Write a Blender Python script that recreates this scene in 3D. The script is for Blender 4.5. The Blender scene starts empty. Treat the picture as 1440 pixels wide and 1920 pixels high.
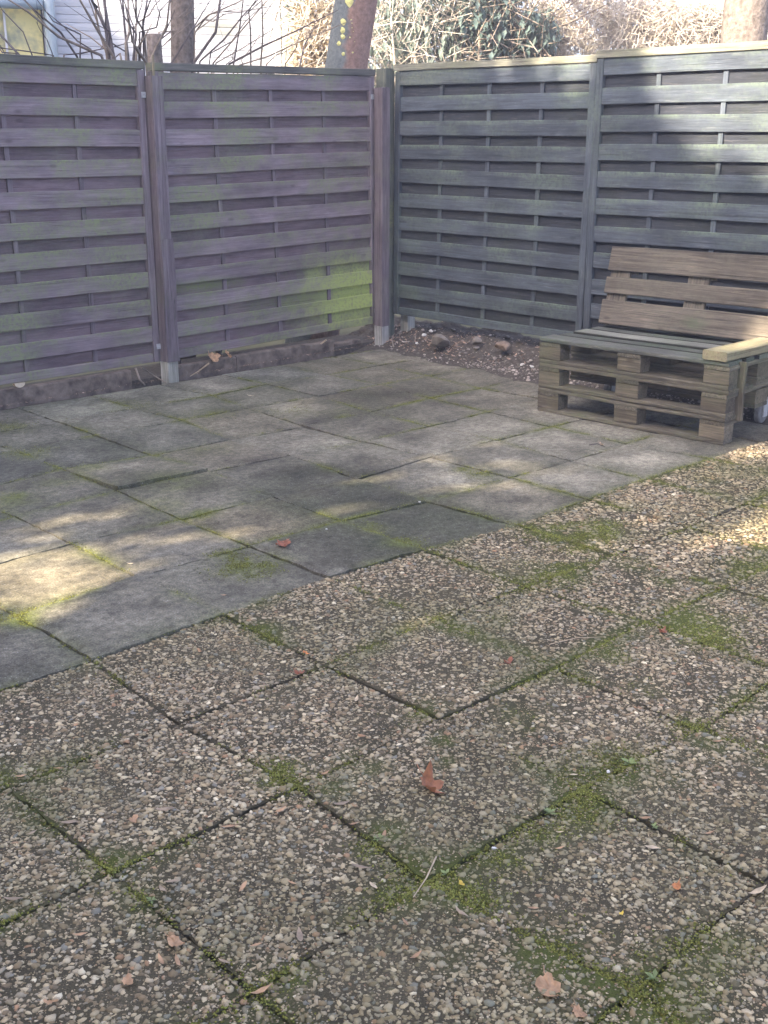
import bpy, math, random
import numpy as np
from mathutils import Vector, Matrix

rng = np.random.default_rng(7)
random.seed(7)
sc = bpy.context.scene
COL = sc.collection

# ------------------------------------------------------------------ camera, sky, sun, exposure
CAM = np.array([-6.1967, -6.2472, 1.5237])
YAW, PIT, FPX = 0.7889, 0.3099, 2172.5          # solved from the paving grid and the 1.8 m panels
FWD = np.array([math.sin(YAW)*math.cos(PIT), math.cos(YAW)*math.cos(PIT), -math.sin(PIT)])
RIGHT = np.array([math.cos(YAW), -math.sin(YAW), 0.0])
UP = np.cross(RIGHT, FWD)
cd = bpy.data.cameras.new('camera'); cam = bpy.data.objects.new('camera', cd); COL.objects.link(cam)
cd.sensor_fit = 'VERTICAL'; cd.sensor_height = 24.0; cd.lens = 24.0*FPX/1920.0
cd.clip_start = 0.05; cd.clip_end = 1000
M = Matrix(((RIGHT[0], UP[0], -FWD[0], CAM[0]), (RIGHT[1], UP[1], -FWD[1], CAM[1]),
            (RIGHT[2], UP[2], -FWD[2], CAM[2]), (0, 0, 0, 1)))
cam.matrix_world = M
sc.camera = cam

SUN_EL, SUN_AZ = math.radians(34), math.radians(5)     # sun stands over the left end, slightly behind the left fence
SUN = np.array([-math.cos(SUN_EL)*math.cos(SUN_AZ), math.cos(SUN_EL)*math.sin(SUN_AZ), math.sin(SUN_EL)])
w = bpy.data.worlds.new('World'); sc.world = w; w.use_nodes = True
nt = w.node_tree; bg = nt.nodes['Background']
sky = nt.nodes.new('ShaderNodeTexSky'); sky.sky_type = 'NISHITA'; sky.sun_disc = False
sky.sun_elevation = SUN_EL; sky.sun_rotation = math.radians(-85)
sky.air_density = 0.4; sky.dust_density = 2.8; sky.ozone_density = 0.0
nt.links.new(sky.outputs[0], bg.inputs[0]); bg.inputs[1].default_value = 0.15
sd = bpy.data.lights.new('sun', 'SUN'); so = bpy.data.objects.new('sun', sd); COL.objects.link(so)
sd.energy = 3.4; sd.angle = math.radians(0.53); sd.color = (1.0, 0.86, 0.66)
so.rotation_euler = Vector(SUN).to_track_quat('Z', 'Y').to_euler()
sc.view_settings.view_transform = 'Standard'; sc.view_settings.look = 'None'
sc.view_settings.exposure = 3.2; sc.view_settings.gamma = 1.0
sc.view_settings.use_curve_mapping = False

# ------------------------------------------------------------------ helpers
def ray(px, py):
    return (px-720)/FPX*RIGHT - (py-960)/FPX*UP + FWD
def onz(px, py, z=0.0):
    d = ray(px, py); return CAM + d*((z-CAM[2])/d[2])
def ony(px, py, Y):
    d = ray(px, py); return CAM + d*((Y-CAM[1])/d[1])
def onx(px, py, X):
    d = ray(px, py); return CAM + d*((X-CAM[0])/d[0])
def at(px, py, dist):
    d = ray(px, py); h = math.hypot(d[0], d[1]); return CAM + d*(dist/h)

def tag(o, label=None, cat=None, group=None, kind=None):
    if label: o['label'] = label
    if cat: o['category'] = cat
    if group: o['group'] = group
    if kind: o['kind'] = kind
    return o
def link(name, me, mat=None, parent=None, loc=(0, 0, 0), rot=(0, 0, 0), smooth=False):
    o = bpy.data.objects.new(name, me); COL.objects.link(o)
    if mat and not me.materials: me.materials.append(mat)
    o.location = loc; o.rotation_euler = rot
    if parent: o.parent = parent
    if smooth: me.polygons.foreach_set('use_smooth', [True]*len(me.polygons))
    return o
def empty(name, loc=(0, 0, 0), rot=(0, 0, 0)):
    o = bpy.data.objects.new(name, None); COL.objects.link(o); o.location = loc; o.rotation_euler = rot
    o.empty_display_size = 0.1
    return o
def mesh(name, v, f, cols=None):
    me = bpy.data.meshes.new(name); me.from_pydata([tuple(map(float, p)) for p in v], [], [tuple(map(int, q)) for q in f])
    if cols is not None:
        a = me.color_attributes.new('Col', 'FLOAT_COLOR', 'POINT')
        c = np.ones((len(v), 4), np.float32); c[:, :3] = cols; a.data.foreach_set('color', c.ravel())
    me.update(); return me
def tri_mesh(name, V, T, cols=None):
    """fast path for big triangle soups"""
    V = np.asarray(V, np.float32); T = np.asarray(T, np.int32)
    me = bpy.data.meshes.new(name); me.vertices.add(len(V)); me.vertices.foreach_set('co', V.ravel())
    me.loops.add(T.size); me.loops.foreach_set('vertex_index', T.ravel())
    me.polygons.add(len(T)); me.polygons.foreach_set('loop_start', np.arange(0, T.size, 3, dtype=np.int32))
    me.update(calc_edges=True)
    if cols is not None:
        a = me.color_attributes.new('Col', 'FLOAT_COLOR', 'POINT')
        c = np.ones((len(V), 4), np.float32); c[:, :3] = cols; a.data.foreach_set('color', c.ravel())
    return me
def inst(tv, tt, mats, shift, jit=0.0):
    """template verts tv (n,3), tris tt, per-instance 3x3 mats (k,3,3), shift (k,3)"""
    k, n = len(shift), len(tv)
    V = np.einsum('kij,nj->kni', mats, tv) + shift[:, None, :]
    if jit: V += rng.normal(0, jit, V.shape)
    T = (tt[None] + (np.arange(k)*n)[:, None, None]).reshape(-1, 3)
    return V.reshape(-1, 3), T
def rotz(a):
    c, s = np.cos(a), np.sin(a); z = np.zeros_like(a); o = np.ones_like(a)
    return np.stack([np.stack([c, -s, z], -1), np.stack([s, c, z], -1), np.stack([z, z, o], -1)], -2)
def randrot(k):
    q = rng.normal(size=(k, 4)); q /= np.linalg.norm(q, axis=1)[:, None]
    a, b, c, d = q.T
    return np.stack([np.stack([1-2*(c*c+d*d), 2*(b*c-a*d), 2*(b*d+a*c)], -1),
                     np.stack([2*(b*c+a*d), 1-2*(b*b+d*d), 2*(c*d-a*b)], -1),
                     np.stack([2*(b*d-a*c), 2*(c*d+a*b), 1-2*(b*b+c*c)], -1)], -2)
_lat = rng.random((256, 256))
def vnoise(x, y, s):
    x = np.asarray(x)*s+100.3; y = np.asarray(y)*s+57.7
    xi = np.floor(x).astype(int); yi = np.floor(y).astype(int); fx = x-xi; fy = y-yi
    fx = fx*fx*(3-2*fx); fy = fy*fy*(3-2*fy)
    g = lambda a, b: _lat[a % 256, b % 256]
    return (g(xi, yi)*(1-fx)+g(xi+1, yi)*fx)*(1-fy)+(g(xi, yi+1)*(1-fx)+g(xi+1, yi+1)*fx)*fy
def fbm(x, y, s):
    return 0.5*vnoise(x, y, s)+0.3*vnoise(x, y, s*2.3)+0.2*vnoise(x, y, s*5.1)

_pl = {}
def plank(L, H, T, ch=0.003, seg=2, warp=0.002, seed=0):
    """sawn board, length on local x, width on z, thickness on y, chamfered and slightly warped"""
    key = (round(L, 3), round(H, 3), round(T, 3), seed, seg)
    if key in _pl: return _pl[key]
    r = np.random.default_rng(abs(hash(key)) % (2**31))
    h, t = H/2, T/2
    prof = [(-t, -h+ch), (-t, h-ch), (-t+ch, h), (t-ch, h), (t, h-ch), (t, -h+ch), (t-ch, -h), (-t+ch, -h)]
    v, f = [], []
    for i in range(seg+1):
        x = -L/2+L*i/seg; wy, wz = (r.normal(0, warp, 2) if 0 < i < seg or seg > 2 else r.normal(0, warp*0.3, 2))
        for (y, z) in prof: v.append((x+r.normal(0, 0.0008), y+wy, z+wz))
    for i in range(seg):
        for k in range(8):
            a = i*8+k; b = i*8+(k+1) % 8; f.append((a, b, b+8, a+8))
    f.append(tuple(range(7, -1, -1))); f.append(tuple(range(seg*8, seg*8+8)))
    f = [tuple(reversed(q)) for q in f]
    me = mesh('plank', v, f); _pl[key] = me; return me
def board(name, L, H, T, mat, parent, loc, axis='x', seed=0, ch=0.003, seg=2, warp=0.002, tilt=0.0):
    me = plank(L, H, T, ch, seg, warp, seed)
    if me.materials and me.materials[0] != mat:
        me = me.copy(); me.materials.clear()
    rot = {'x': (0, tilt, 0), 'z': (0, -math.pi/2+tilt, 0), 'y': (0, 0, math.pi/2+tilt),
           'xflat': (math.pi/2, 0, tilt), 'yflat': (math.pi/2, 0, math.pi/2+tilt)}[axis]
    return link(name, me, mat, parent, loc, rot)
def tube(pts, rad, n=6, V=None, F=None, rough=0.0):
    V = [] if V is None else V; F = [] if F is None else F
    pts = [Vector(p) for p in pts]; base = len(V)
    up = Vector((0.31, 0.17, 0.93))
    for i, p in enumerate(pts):
        t = (pts[min(i+1, len(pts)-1)]-pts[max(i-1, 0)]).normalized()
        a = t.cross(up); a = (a if a.length > 1e-3 else t.cross(Vector((1, 0, 0)))).normalized(); b = t.cross(a)
        r = rad[i] if hasattr(rad, '__len__') else rad
        for k in range(n):
            th = 2*math.pi*k/n; rr = r*(1+rough*(random.random()-0.5)*2)
            V.append(p+a*math.cos(th)*rr+b*math.sin(th)*rr)
    for i in range(len(pts)-1):
        for k in range(n):
            q = base+i*n; F.append((q+k, q+(k+1) % n, q+n+(k+1) % n, q+n+k))
    F.append(tuple(base+k for k in range(n-1, -1, -1))); F.append(tuple(base+(len(pts)-1)*n+k for k in range(n)))
    return V, F
def box(V, F, x0, x1, y0, y1, z0, z1):
    b = len(V)
    V += [(x0, y0, z0), (x1, y0, z0), (x1, y1, z0), (x0, y1, z0), (x0, y0, z1), (x1, y0, z1), (x1, y1, z1), (x0, y1, z1)]
    F += [tuple(b+i for i in q) for q in ((0, 3, 2, 1), (4, 5, 6, 7), (0, 1, 5, 4), (1, 2, 6, 5), (2, 3, 7, 6), (3, 0, 4, 7))]
def bmesh_box(name, dims, mat, parent, loc, rot=(0, 0, 0), ch=0.004):
    """chamfered block: dims x,y,z"""
    return link(name, plank(dims[0], dims[2], dims[1], ch, 1, 0.0008, random.randint(0, 3)), mat, parent, loc, rot)

# ------------------------------------------------------------------ materials
class NT:
    def __init__(s, name):
        s.m = bpy.data.materials.new(name); s.m.use_nodes = True; s.t = s.m.node_tree; s.n = s.t.nodes
        s.b = s.n['Principled BSDF']
    def new(s, typ, **kw):
        x = s.n.new(typ)
        for k, v in kw.items():
            if k.startswith('i_'):
                key = k[2:]; key = int(key) if key.isdigit() else key.replace('_', ' ')
                if hasattr(v, 'bl_idname') or isinstance(v, bpy.types.NodeSocket): s.t.links.new(v, x.inputs[key])
                else: x.inputs[key].default_value = v
            else: setattr(x, k, v)
        return x
    def link(s, a, b): s.t.links.new(a, b)
    def noise(s, vec, scale, detail=4, rough=0.55, dist=0.0):
        x = s.new('ShaderNodeTexNoise', i_Scale=scale, i_Detail=detail, i_Roughness=rough, i_Distortion=dist)
        if vec is not None: s.link(vec, x.inputs['Vector'])
        return x.outputs['Fac']
    def ramp(s, fac, lo, hi, c0=(0, 0, 0, 1), c1=(1, 1, 1, 1)):
        x = s.new('ShaderNodeValToRGB'); s.link(fac, x.inputs[0])
        x.color_ramp.elements[0].position = lo; x.color_ramp.elements[1].position = hi
        x.color_ramp.elements[0].color = c0; x.color_ramp.elements[1].color = c1
        return x.outputs[0]
    def mix(s, fac, a, b, typ='MIX'):
        x = s.new('ShaderNodeMix', data_type='RGBA', blend_type=typ)
        for i, v in ((0, fac), (6, a), (7, b)):
            if isinstance(v, bpy.types.NodeSocket): s.link(v, x.inputs[i])
            elif i == 0: x.inputs[i].default_value = v
            else: x.inputs[i].default_value = (*v, 1)
        return x.outputs[2]
    def math(s, op, a, b=0.0, clamp=False):
        x = s.new('ShaderNodeMath', operation=op); x.use_clamp = clamp
        for i, v in ((0, a), (1, b)):
            if isinstance(v, bpy.types.NodeSocket): s.link(v, x.inputs[i])
            else: x.inputs[i].default_value = v
        return x.outputs[0]
    def vmath(s, op, a, b):
        x = s.new('ShaderNodeVectorMath', operation=op)
        for i, v in ((0, a), (1, b)):
            if isinstance(v, bpy.types.NodeSocket): s.link(v, x.inputs[i])
            else: x.inputs[i].default_value = v
        return x
    def bump(s, h, strength=0.3, dist=0.01):
        x = s.new('ShaderNodeBump', i_Strength=strength, i_Distance=dist); s.link(h, x.inputs['Height'])
        s.link(x.outputs[0], s.b.inputs['Normal'])
    def out(s, col, rough=0.85, spec=0.3):
        if isinstance(col, bpy.types.NodeSocket): s.link(col, s.b.inputs['Base Color'])
        else: s.b.inputs['Base Color'].default_value = (*col, 1)
        s.b.inputs['Roughness'].default_value = rough
        s.b.inputs['Specular IOR Level'].default_value = spec
        return s.m

def wood(name, ca, cb, algae=(0.10, 0.13, 0.05), amt=0.4, patches=(), worn=None, worn_amt=0.3, rnd=0.35, grain=1.0, topalgae=0.0, edge=None, streak=1.0, alo=0.46):
    g = NT(name)
    tc = g.new('ShaderNodeTexCoord').outputs['Object']
    oi = g.new('ShaderNodeObjectInfo').outputs['Random']
    off = g.new('ShaderNodeCombineXYZ', i_X=g.math('MULTIPLY', oi, 37.0), i_Y=g.math('MULTIPLY', oi, 11.0), i_Z=g.math('MULTIPLY', oi, 5.0))
    p = g.vmath('ADD', tc, off.outputs[0]).outputs[0]
    st = g.vmath('MULTIPLY', p, (2.2, 75.0, 75.0)).outputs[0]
    gr = g.noise(st, 1.0, 8, 0.72, 0.8)
    big = g.noise(g.vmath('MULTIPLY', p, (3.0, 9.0, 9.0)).outputs[0], 1.0, 5, 0.65)
    _m = [(a_+b_)/2 for a_, b_ in zip(ca, cb)]
    col = g.mix(g.ramp(gr, 0.36, 0.64), tuple(m_+(c*0.8-m_)*streak for c, m_ in zip(ca, _m)), tuple(m_+(c*1.1-m_)*streak for c, m_ in zip(cb, _m)))
    if worn:
        wf = g.math('MULTIPLY', g.ramp(g.noise(g.vmath('MULTIPLY', p, (7, 85, 85)).outputs[0], 1.0, 8, 0.75), 0.54, 0.70), worn_amt)
        col = g.mix(wf, col, worn)
    cr = g.noise(g.vmath('MULTIPLY', g.vmath('ADD', p, (3.3, 1.7, 9.1)).outputs[0], (1.6, 120, 120)).outputs[0], 1.0, 5, 0.6, 0.5)
    col = g.mix(g.math('MULTIPLY', g.ramp(cr, 0.60, 0.68), 0.75*streak), col, tuple(c*0.30 for c in ca))
    col = g.mix(1.0, col, g.ramp(big, 0.30, 0.66, (0.55, 0.55, 0.56, 1), (1.08, 1.08, 1.08, 1)), 'MULTIPLY')
    lo, hi = 1-rnd, 1.0
    rr = g.new('ShaderNodeMapRange', i_Value=oi, i_3=lo, i_4=hi).outputs[0]
    col = g.mix(1.0, col, g.new('ShaderNodeCombineXYZ', i_X=rr, i_Y=rr, i_Z=rr).outputs[0], 'MULTIPLY')
    # knots
    vo = g.new('ShaderNodeTexVoronoi', i_Scale=1.0); g.link(g.vmath('MULTIPLY', p, (3.5, 9, 9)).outputs[0], vo.inputs['Vector'])
    col = g.mix(g.ramp(vo.outputs['Distance'], 0.05, 0.12, (0.7, 0.7, 0.7, 1), (0, 0, 0, 1)), col, tuple(c*0.45 for c in ca))
    # algae in the world
    wp = g.new('ShaderNodeNewGeometry').outputs['Position']
    an = g.noise(wp, 2.6, 5, 0.6)
    am = g.math('MULTIPLY', g.ramp(an, alo, alo+.22), amt)
    fine = g.noise(wp, 45.0, 3, 0.6)
    if topalgae:
        sz = g.new('ShaderNodeSeparateXYZ'); g.link(tc, sz.inputs[0])
        tz = g.new('ShaderNodeMapRange', i_Value=sz.outputs[2], i_1=0.015, i_2=0.05, i_3=0.0, i_4=topalgae).outputs[0]
        am = g.math('ADD', am, g.math('MULTIPLY', tz, g.ramp(g.noise(wp, 3.7, 4), 0.38, 0.62)), True)
    col = g.mix(g.math('MULTIPLY', am, g.ramp(fine, 0.25, 0.6), True), col, algae)
    for (c, sx, strength, pc) in patches:
        d = g.vmath('DIVIDE', g.vmath('SUBTRACT', wp, tuple(c)).outputs[0], tuple(sx))
        L = g.vmath('LENGTH', d.outputs[0], (0, 0, 0)).outputs['Value']
        L = g.math('ADD', L, g.math('MULTIPLY', g.math('SUBTRACT', g.noise(wp, 7.0, 4), 0.5), 0.9))
        f = g.math('MULTIPLY', g.ramp(L, 0.25, 1.05, (1, 1, 1, 1), (0, 0, 0, 1)), strength)
        col = g.mix(g.math('MULTIPLY', f, g.ramp(fine, 0.3, 0.55, (0.35, 0.35, 0.35, 1)), True), col, pc)
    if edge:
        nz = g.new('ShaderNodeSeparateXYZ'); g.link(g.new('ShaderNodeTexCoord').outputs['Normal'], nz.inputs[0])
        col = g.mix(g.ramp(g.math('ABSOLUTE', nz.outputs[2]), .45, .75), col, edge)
    g.bump(g.math('SUBTRACT', gr, g.math('MULTIPLY', g.ramp(cr, 0.58, 0.68), 0.6)), 0.6*grain, 0.005)
    return g.out(col, 0.82, 0.25)

def attr_mat(name, speck=260.0, amt=0.35, bump=0.3, dist=0.002, rough=0.85, speck2=None, spec=0.3, mid=0.0):
    g = NT(name)
    at_ = g.new('ShaderNodeAttribute', attribute_name='Col')
    wp = g.new('ShaderNodeNewGeometry').outputs['Position']
    n = g.noise(wp, speck, 3, 0.7)
    col = g.mix(1.0, at_.outputs['Color'], g.ramp(n, 0.3, 0.7, (1-amt,)*3+(1,), (1+amt*0.6,)*3+(1,)), 'MULTIPLY')
    if speck2:
        vo = g.new('ShaderNodeTexVoronoi', i_Scale=speck2); g.link(wp, vo.inputs['Vector'])
        m = g.ramp(vo.outputs['Distance'], 0.12, 0.24, (1, 1, 1, 1), (0, 0, 0, 1))
        pick = g.new('ShaderNodeSeparateColor'); g.link(vo.outputs['Color'], pick.inputs[0])
        sel = g.ramp(pick.outputs[0], 0.60, 0.64)
        col = g.mix(g.math('MULTIPLY', g.math('MULTIPLY', m, sel), 0.55), col, (0.46, 0.45, 0.42))
        sel2 = g.ramp(pick.outputs[1], 0.66, 0.70)
        col = g.mix(g.math('MULTIPLY', g.math('MULTIPLY', m, sel2), 0.5), col, (0.05, 0.05, 0.05))
    if mid:
        n5 = g.noise(wp, 30.0, 6, 0.7); col = g.mix(1.0, col, g.ramp(n5, 0.32, 0.66, (1-mid,)*3+(1,), (1+mid*.5,)*3+(1,)), 'MULTIPLY')
    if bump: g.bump(n, bump, dist)
    return g.out(col, rough, spec)
def plain(name, c, var=0.25, scale=20.0, rough=0.8, bump=0.0, c2=None, spec=0.3):
    g = NT(name); wp = g.new('ShaderNodeNewGeometry').outputs['Position']
    n = g.noise(wp, scale, 5, 0.6)
    col = g.mix(g.ramp(n, 0.3, 0.7), tuple(x*(1-var) for x in c), c2 or tuple(min(1, x*(1+var)) for x in c))
    if bump: g.bump(n, bump, 0.01)
    return g.out(col, rough, spec)
def leafy(name, c, var=0.35, scale=25.0, rough=0.6):
    g = NT(name); wp = g.new('ShaderNodeNewGeometry').outputs['Position']
    n = g.noise(wp, scale, 2); col = g.mix(g.ramp(n, 0.3, 0.7), tuple(x*(1-var) for x in c), tuple(x*(1+var) for x in c))
    g.link(col, g.b.inputs['Base Color']); g.b.inputs['Roughness'].default_value = rough
    tr = g.new('ShaderNodeBsdfTranslucent'); g.link(col, tr.inputs[0])
    ms = g.new('ShaderNodeMixShader', i_0=0.3); g.link(g.b.outputs[0], ms.inputs[1]); g.link(tr.outputs[0], ms.inputs[2])
    g.link(ms.outputs[0], g.n['Material Output'].inputs[0]); return g.m

GREEN = (0.16, 0.20, 0.055)
pM = [((0.00, 0.17, 0.42), (0.85, 0.5, 0.44), 1.0, (0.23, 0.265, 0.11)), ((0.0, 0.17, 0.42), (0.70, 0.5, 0.30), 0.95, (0.37, 0.43, 0.13)), ((-0.7, 0.17, 0.42), (0.9, 0.5, 0.09), 0.5, (0.13, 0.15, 0.07)),
      ((-1.45, 0.16, 0.60), (0.45, 0.4, 0.07), 0.7, (0.13, 0.17, 0.05))]
W_LEFT = wood('veiled_wood_left', (0.195, 0.150, 0.165), (0.275, 0.225, 0.245), algae=(0.19, 0.215, 0.11), amt=0.85, streak=.6, alo=.42,  # lens glare painted into the left wood, front and back: lifted and purpled
              patches=pM, worn=(0.34, 0.29, 0.32), worn_amt=0.3, topalgae=0.6, rnd=.25)
W_LEFT_B = wood('veiled_wood_back', (0.150, 0.105, 0.118), (0.205, 0.152, 0.168), algae=(0.16, 0.175, 0.115), amt=0.45, streak=.6,
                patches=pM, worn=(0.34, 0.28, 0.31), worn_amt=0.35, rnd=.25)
W_CAPL = wood('mossy_cap_wood', (0.13, 0.125, 0.115), (0.19, 0.18, 0.155), algae=(0.15, 0.17, 0.085), amt=0.9, patches=pM)
W_RIGHT = wood('weathered_wood_right', (0.050, 0.062, 0.082), (0.090, 0.108, 0.134), algae=(0.12, 0.155, 0.115), amt=0.45, streak=.7,
               worn=(0.23, 0.235, 0.245), worn_amt=0.5, topalgae=0.9, rnd=.3,
               patches=[((0.31, 0.0, 0.50), (0.5, 0.30, 0.40), 0.35, (0.11, 0.145, 0.085)), ((0.31, -0.15, 1.95), (0.5, 0.5, 0.10), 0.35, (0.16, 0.18, 0.11))])
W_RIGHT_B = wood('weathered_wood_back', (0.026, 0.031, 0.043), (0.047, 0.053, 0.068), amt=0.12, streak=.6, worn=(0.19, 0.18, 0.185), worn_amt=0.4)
W_CAPR = wood('mossy_cap_right', (0.15, 0.15, 0.12), (0.25, 0.245, 0.19), algae=(0.165, 0.175, 0.11), amt=0.8)
W_POST = wood('post_wood', (0.145, 0.112, 0.130), (0.230, 0.190, 0.210), algae=(0.15, 0.165, 0.095), amt=0.5, worn=(0.32, 0.27, 0.28), worn_amt=0.3, rnd=.2)
W_POSTG = wood('green_post_wood', (0.10, 0.11, 0.10), (0.16, 0.17, 0.13), algae=(0.20, 0.22, 0.09), amt=0.9)
W_PALLET = wood('pallet_wood', (0.080, 0.070, 0.052), (0.190, 0.165, 0.120), algae=(0.12, 0.135, 0.07), amt=0.6, worn=(0.36, 0.33, 0.27), worn_amt=0.65, rnd=0.45)
W_SEAT = wood('seat_wood', (0.115, 0.12, 0.10), (0.24, 0.24, 0.205), algae=(0.085, 0.115, 0.07), amt=0.8, worn=(0.42, 0.41, 0.36), worn_amt=0.7, rnd=0.6)
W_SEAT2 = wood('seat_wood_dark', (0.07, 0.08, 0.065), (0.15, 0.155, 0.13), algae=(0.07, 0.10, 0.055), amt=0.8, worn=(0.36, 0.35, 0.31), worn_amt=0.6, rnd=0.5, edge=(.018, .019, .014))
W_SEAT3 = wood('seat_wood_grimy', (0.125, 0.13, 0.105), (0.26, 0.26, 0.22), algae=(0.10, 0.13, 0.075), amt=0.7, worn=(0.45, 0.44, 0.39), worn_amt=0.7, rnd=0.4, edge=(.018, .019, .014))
W_BACK = wood('backrest_wood', (0.086, 0.073, 0.058), (0.166, 0.142, 0.112), algae=(0.15, 0.145, 0.11), amt=0.35, worn=(0.38, 0.30, 0.24), worn_amt=0.35, rnd=0.25,
              patches=[((-0.16, -2.78, 0.52), (0.3, 0.10, 0.05), 0.6, (0.07, 0.09, 0.05))])
W_BLOCK = wood('block_wood', (0.100, 0.083, 0.058), (0.215, 0.180, 0.128), algae=(0.13, 0.14, 0.075), amt=0.5, worn=(0.36, 0.32, 0.25), worn_amt=0.5, rnd=0.5)
W_ARM = wood('armrest_wood', (0.20, 0.16, 0.10), (0.33, 0.275, 0.185), algae=(0.24, 0.235, 0.13), amt=0.7, worn=(0.62, 0.52, 0.33), worn_amt=0.4, rnd=0.1)
W_PALE = wood('pale_post_foot', (0.30, 0.29, 0.27), (0.44, 0.43, 0.40), algae=(0.22, 0.24, 0.14), amt=0.4, rnd=0.1)
M_CONC = attr_mat('smooth_concrete', 150, 0.55, 0.6, 0.003, 0.9, speck2=120.0, spec=0.2, mid=0.5)
M_MORT = attr_mat('pebble_mortar', 300, 0.5, 0.8, 0.004, 0.95, spec=0.1)
M_PEB = attr_mat('pebble_stone', 420, 0.22, 0.15, 0.001, 0.72, spec=0.35)
M_MOSS = attr_mat('moss', 350, 0.4, 0.0, 0.0, 0.9, spec=0.1)
M_SOIL = plain('soil', (0.068, 0.059, 0.050), 0.45, 40, 0.95, 0.8, spec=0.1)
M_BED = plain('joint_bed', (0.045, 0.04, 0.032), 0.4, 60, 0.95, 0.5, spec=0.1)
M_GROUND = plain('open_ground', (0.10, 0.10, 0.06), 0.4, 1.5, 0.95, 0.3, spec=0.1)
M_KERB = plain('kerb_concrete', (0.135, 0.108, 0.090), 0.55, 14, 0.92, 0.8, spec=0.1)
M_GRAV = attr_mat('gravel_stone', 200, 0.3, 0.2, 0.002, 0.85)
M_ZINC = plain('dull_metal', (0.35, 0.35, 0.36), 0.2, 60, 0.5)
M_BARK = plain('grey_brown_bark', (0.15, 0.125, 0.11), 0.45, 34, 0.95, 0.9, spec=0.1)
g = NT('two_tone_bark'); _tc = g.new('ShaderNodeTexCoord').outputs['Object']
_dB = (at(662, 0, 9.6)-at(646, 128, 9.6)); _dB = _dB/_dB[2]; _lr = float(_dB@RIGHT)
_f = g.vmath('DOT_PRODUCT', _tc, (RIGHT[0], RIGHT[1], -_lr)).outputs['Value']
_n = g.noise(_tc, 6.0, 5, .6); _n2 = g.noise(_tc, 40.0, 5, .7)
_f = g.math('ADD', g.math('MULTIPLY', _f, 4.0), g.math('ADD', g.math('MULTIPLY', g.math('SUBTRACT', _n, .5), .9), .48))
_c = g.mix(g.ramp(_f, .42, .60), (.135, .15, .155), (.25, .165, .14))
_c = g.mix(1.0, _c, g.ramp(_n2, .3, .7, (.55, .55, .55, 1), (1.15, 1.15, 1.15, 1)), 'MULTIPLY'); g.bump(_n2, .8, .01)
M_BARK2 = g.out(_c, .95, .1)
M_BARKR = plain('red_brown_bark', (0.22, 0.14, 0.11), 0.3, 30, 0.95, 0.8, spec=0.1)
M_LICH = plain('yellow_lichen', (0.50, 0.48, 0.20), 0.25, 90, 0.95)
M_TWIG = plain('grey_twig', (0.20, 0.165, 0.135), 0.4, 12, 0.9)
M_TWIGD = plain('dark_twig', (0.09, 0.075, 0.075), 0.4, 12, 0.9)
M_TWIGP = plain('pale_twig', (0.48, 0.43, 0.37), 0.4, 14, 0.9)

# ------------------------------------------------------------------ setting: ground, paving
def sheet(name, x0, x1, y0, y1, z, mat, n=1):
    V = [(x0, y0, z), (x1, y0, z), (x1, y1, z), (x0, y1, z)]
    return link(name, mesh(name, V, [(0, 1, 2, 3)]), mat)
tag(sheet('ground', -300, 300, -300, 300, -0.075, M_GROUND), kind='structure')

GX, GY, GA, GS = -4.5343, -3.3141, -0.0362, 0.5
def grid(i, j):
    a, b = i*GS, j*GS
    return np.array([GX+a*math.cos(GA)-b*math.sin(GA), GY+a*math.sin(GA)+b*math.cos(GA)])
NODES = {(0,0):(173,1237),(1,0):(418,1152),(2,0):(615,1082),(3,0):(794,1030),(4,0):(969,983),(6,0):(1201,900),
(0,1):(30,1154),(1,1):(255,1080),(2,1):(467,1023),(3,1):(639,976),(4,1):(800,939),(5,1):(958,895),(6,1):(1072,864),(7,1):(1176,832),
(1,2):(133,1018),(2,2):(339,974),(3,2):(510,932),(4,2):(671,898),(7,2):(1036,800),
(2,3):(218,915),(3,3):(391,883),(5,3):(683,830),(6,3):(803,801),(7,3):(914,772),
(2,4):(117,879),(3,4):(286,854),(4,4):(430,824),(5,4):(570,798),(6,4):(694,775),(7,4):(808,746),(8,4):(892,732),
(2,5):(31,838),(3,5):(164,811),(4,5):(343,785),(5,5):(464,764),(6,5):(597,742),(7,5):(735,716),
(6,6):(500,720),(7,6):(614,703),(8,6):(711,684),(5,6):(402,741),
(0,-1):(333,1355),(1,-1):(610,1248),(2,-1):(813,1163),(3,-1):(985,1100),(4,-1):(1151,1040),(5,-1):(1290,989),(6,-1):(1399,944),
(-1,-2):(208,1635),(0,-2):(560,1475),(1,-2):(825,1350),(2,-2):(1040,1253),(3,-2):(1212,1167),(4,-2):(1357,1102),
(-1,-3):(475,1858),(0,-3):(800,1655),(1,-3):(1092,1480),(2,-3):(1313,1368),(0,-4):(1187,1863),(1,-4):(1430,1655),(-1,-1):(15,1478)}
def node(i, j):
    g = grid(i, j)
    if (i, j) in NODES:
        q = onz(*NODES[(i, j)])[:2]-g; L = np.linalg.norm(q)
        if L > 0.055: q *= 0.055/L
        return g+q
    return g
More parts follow.
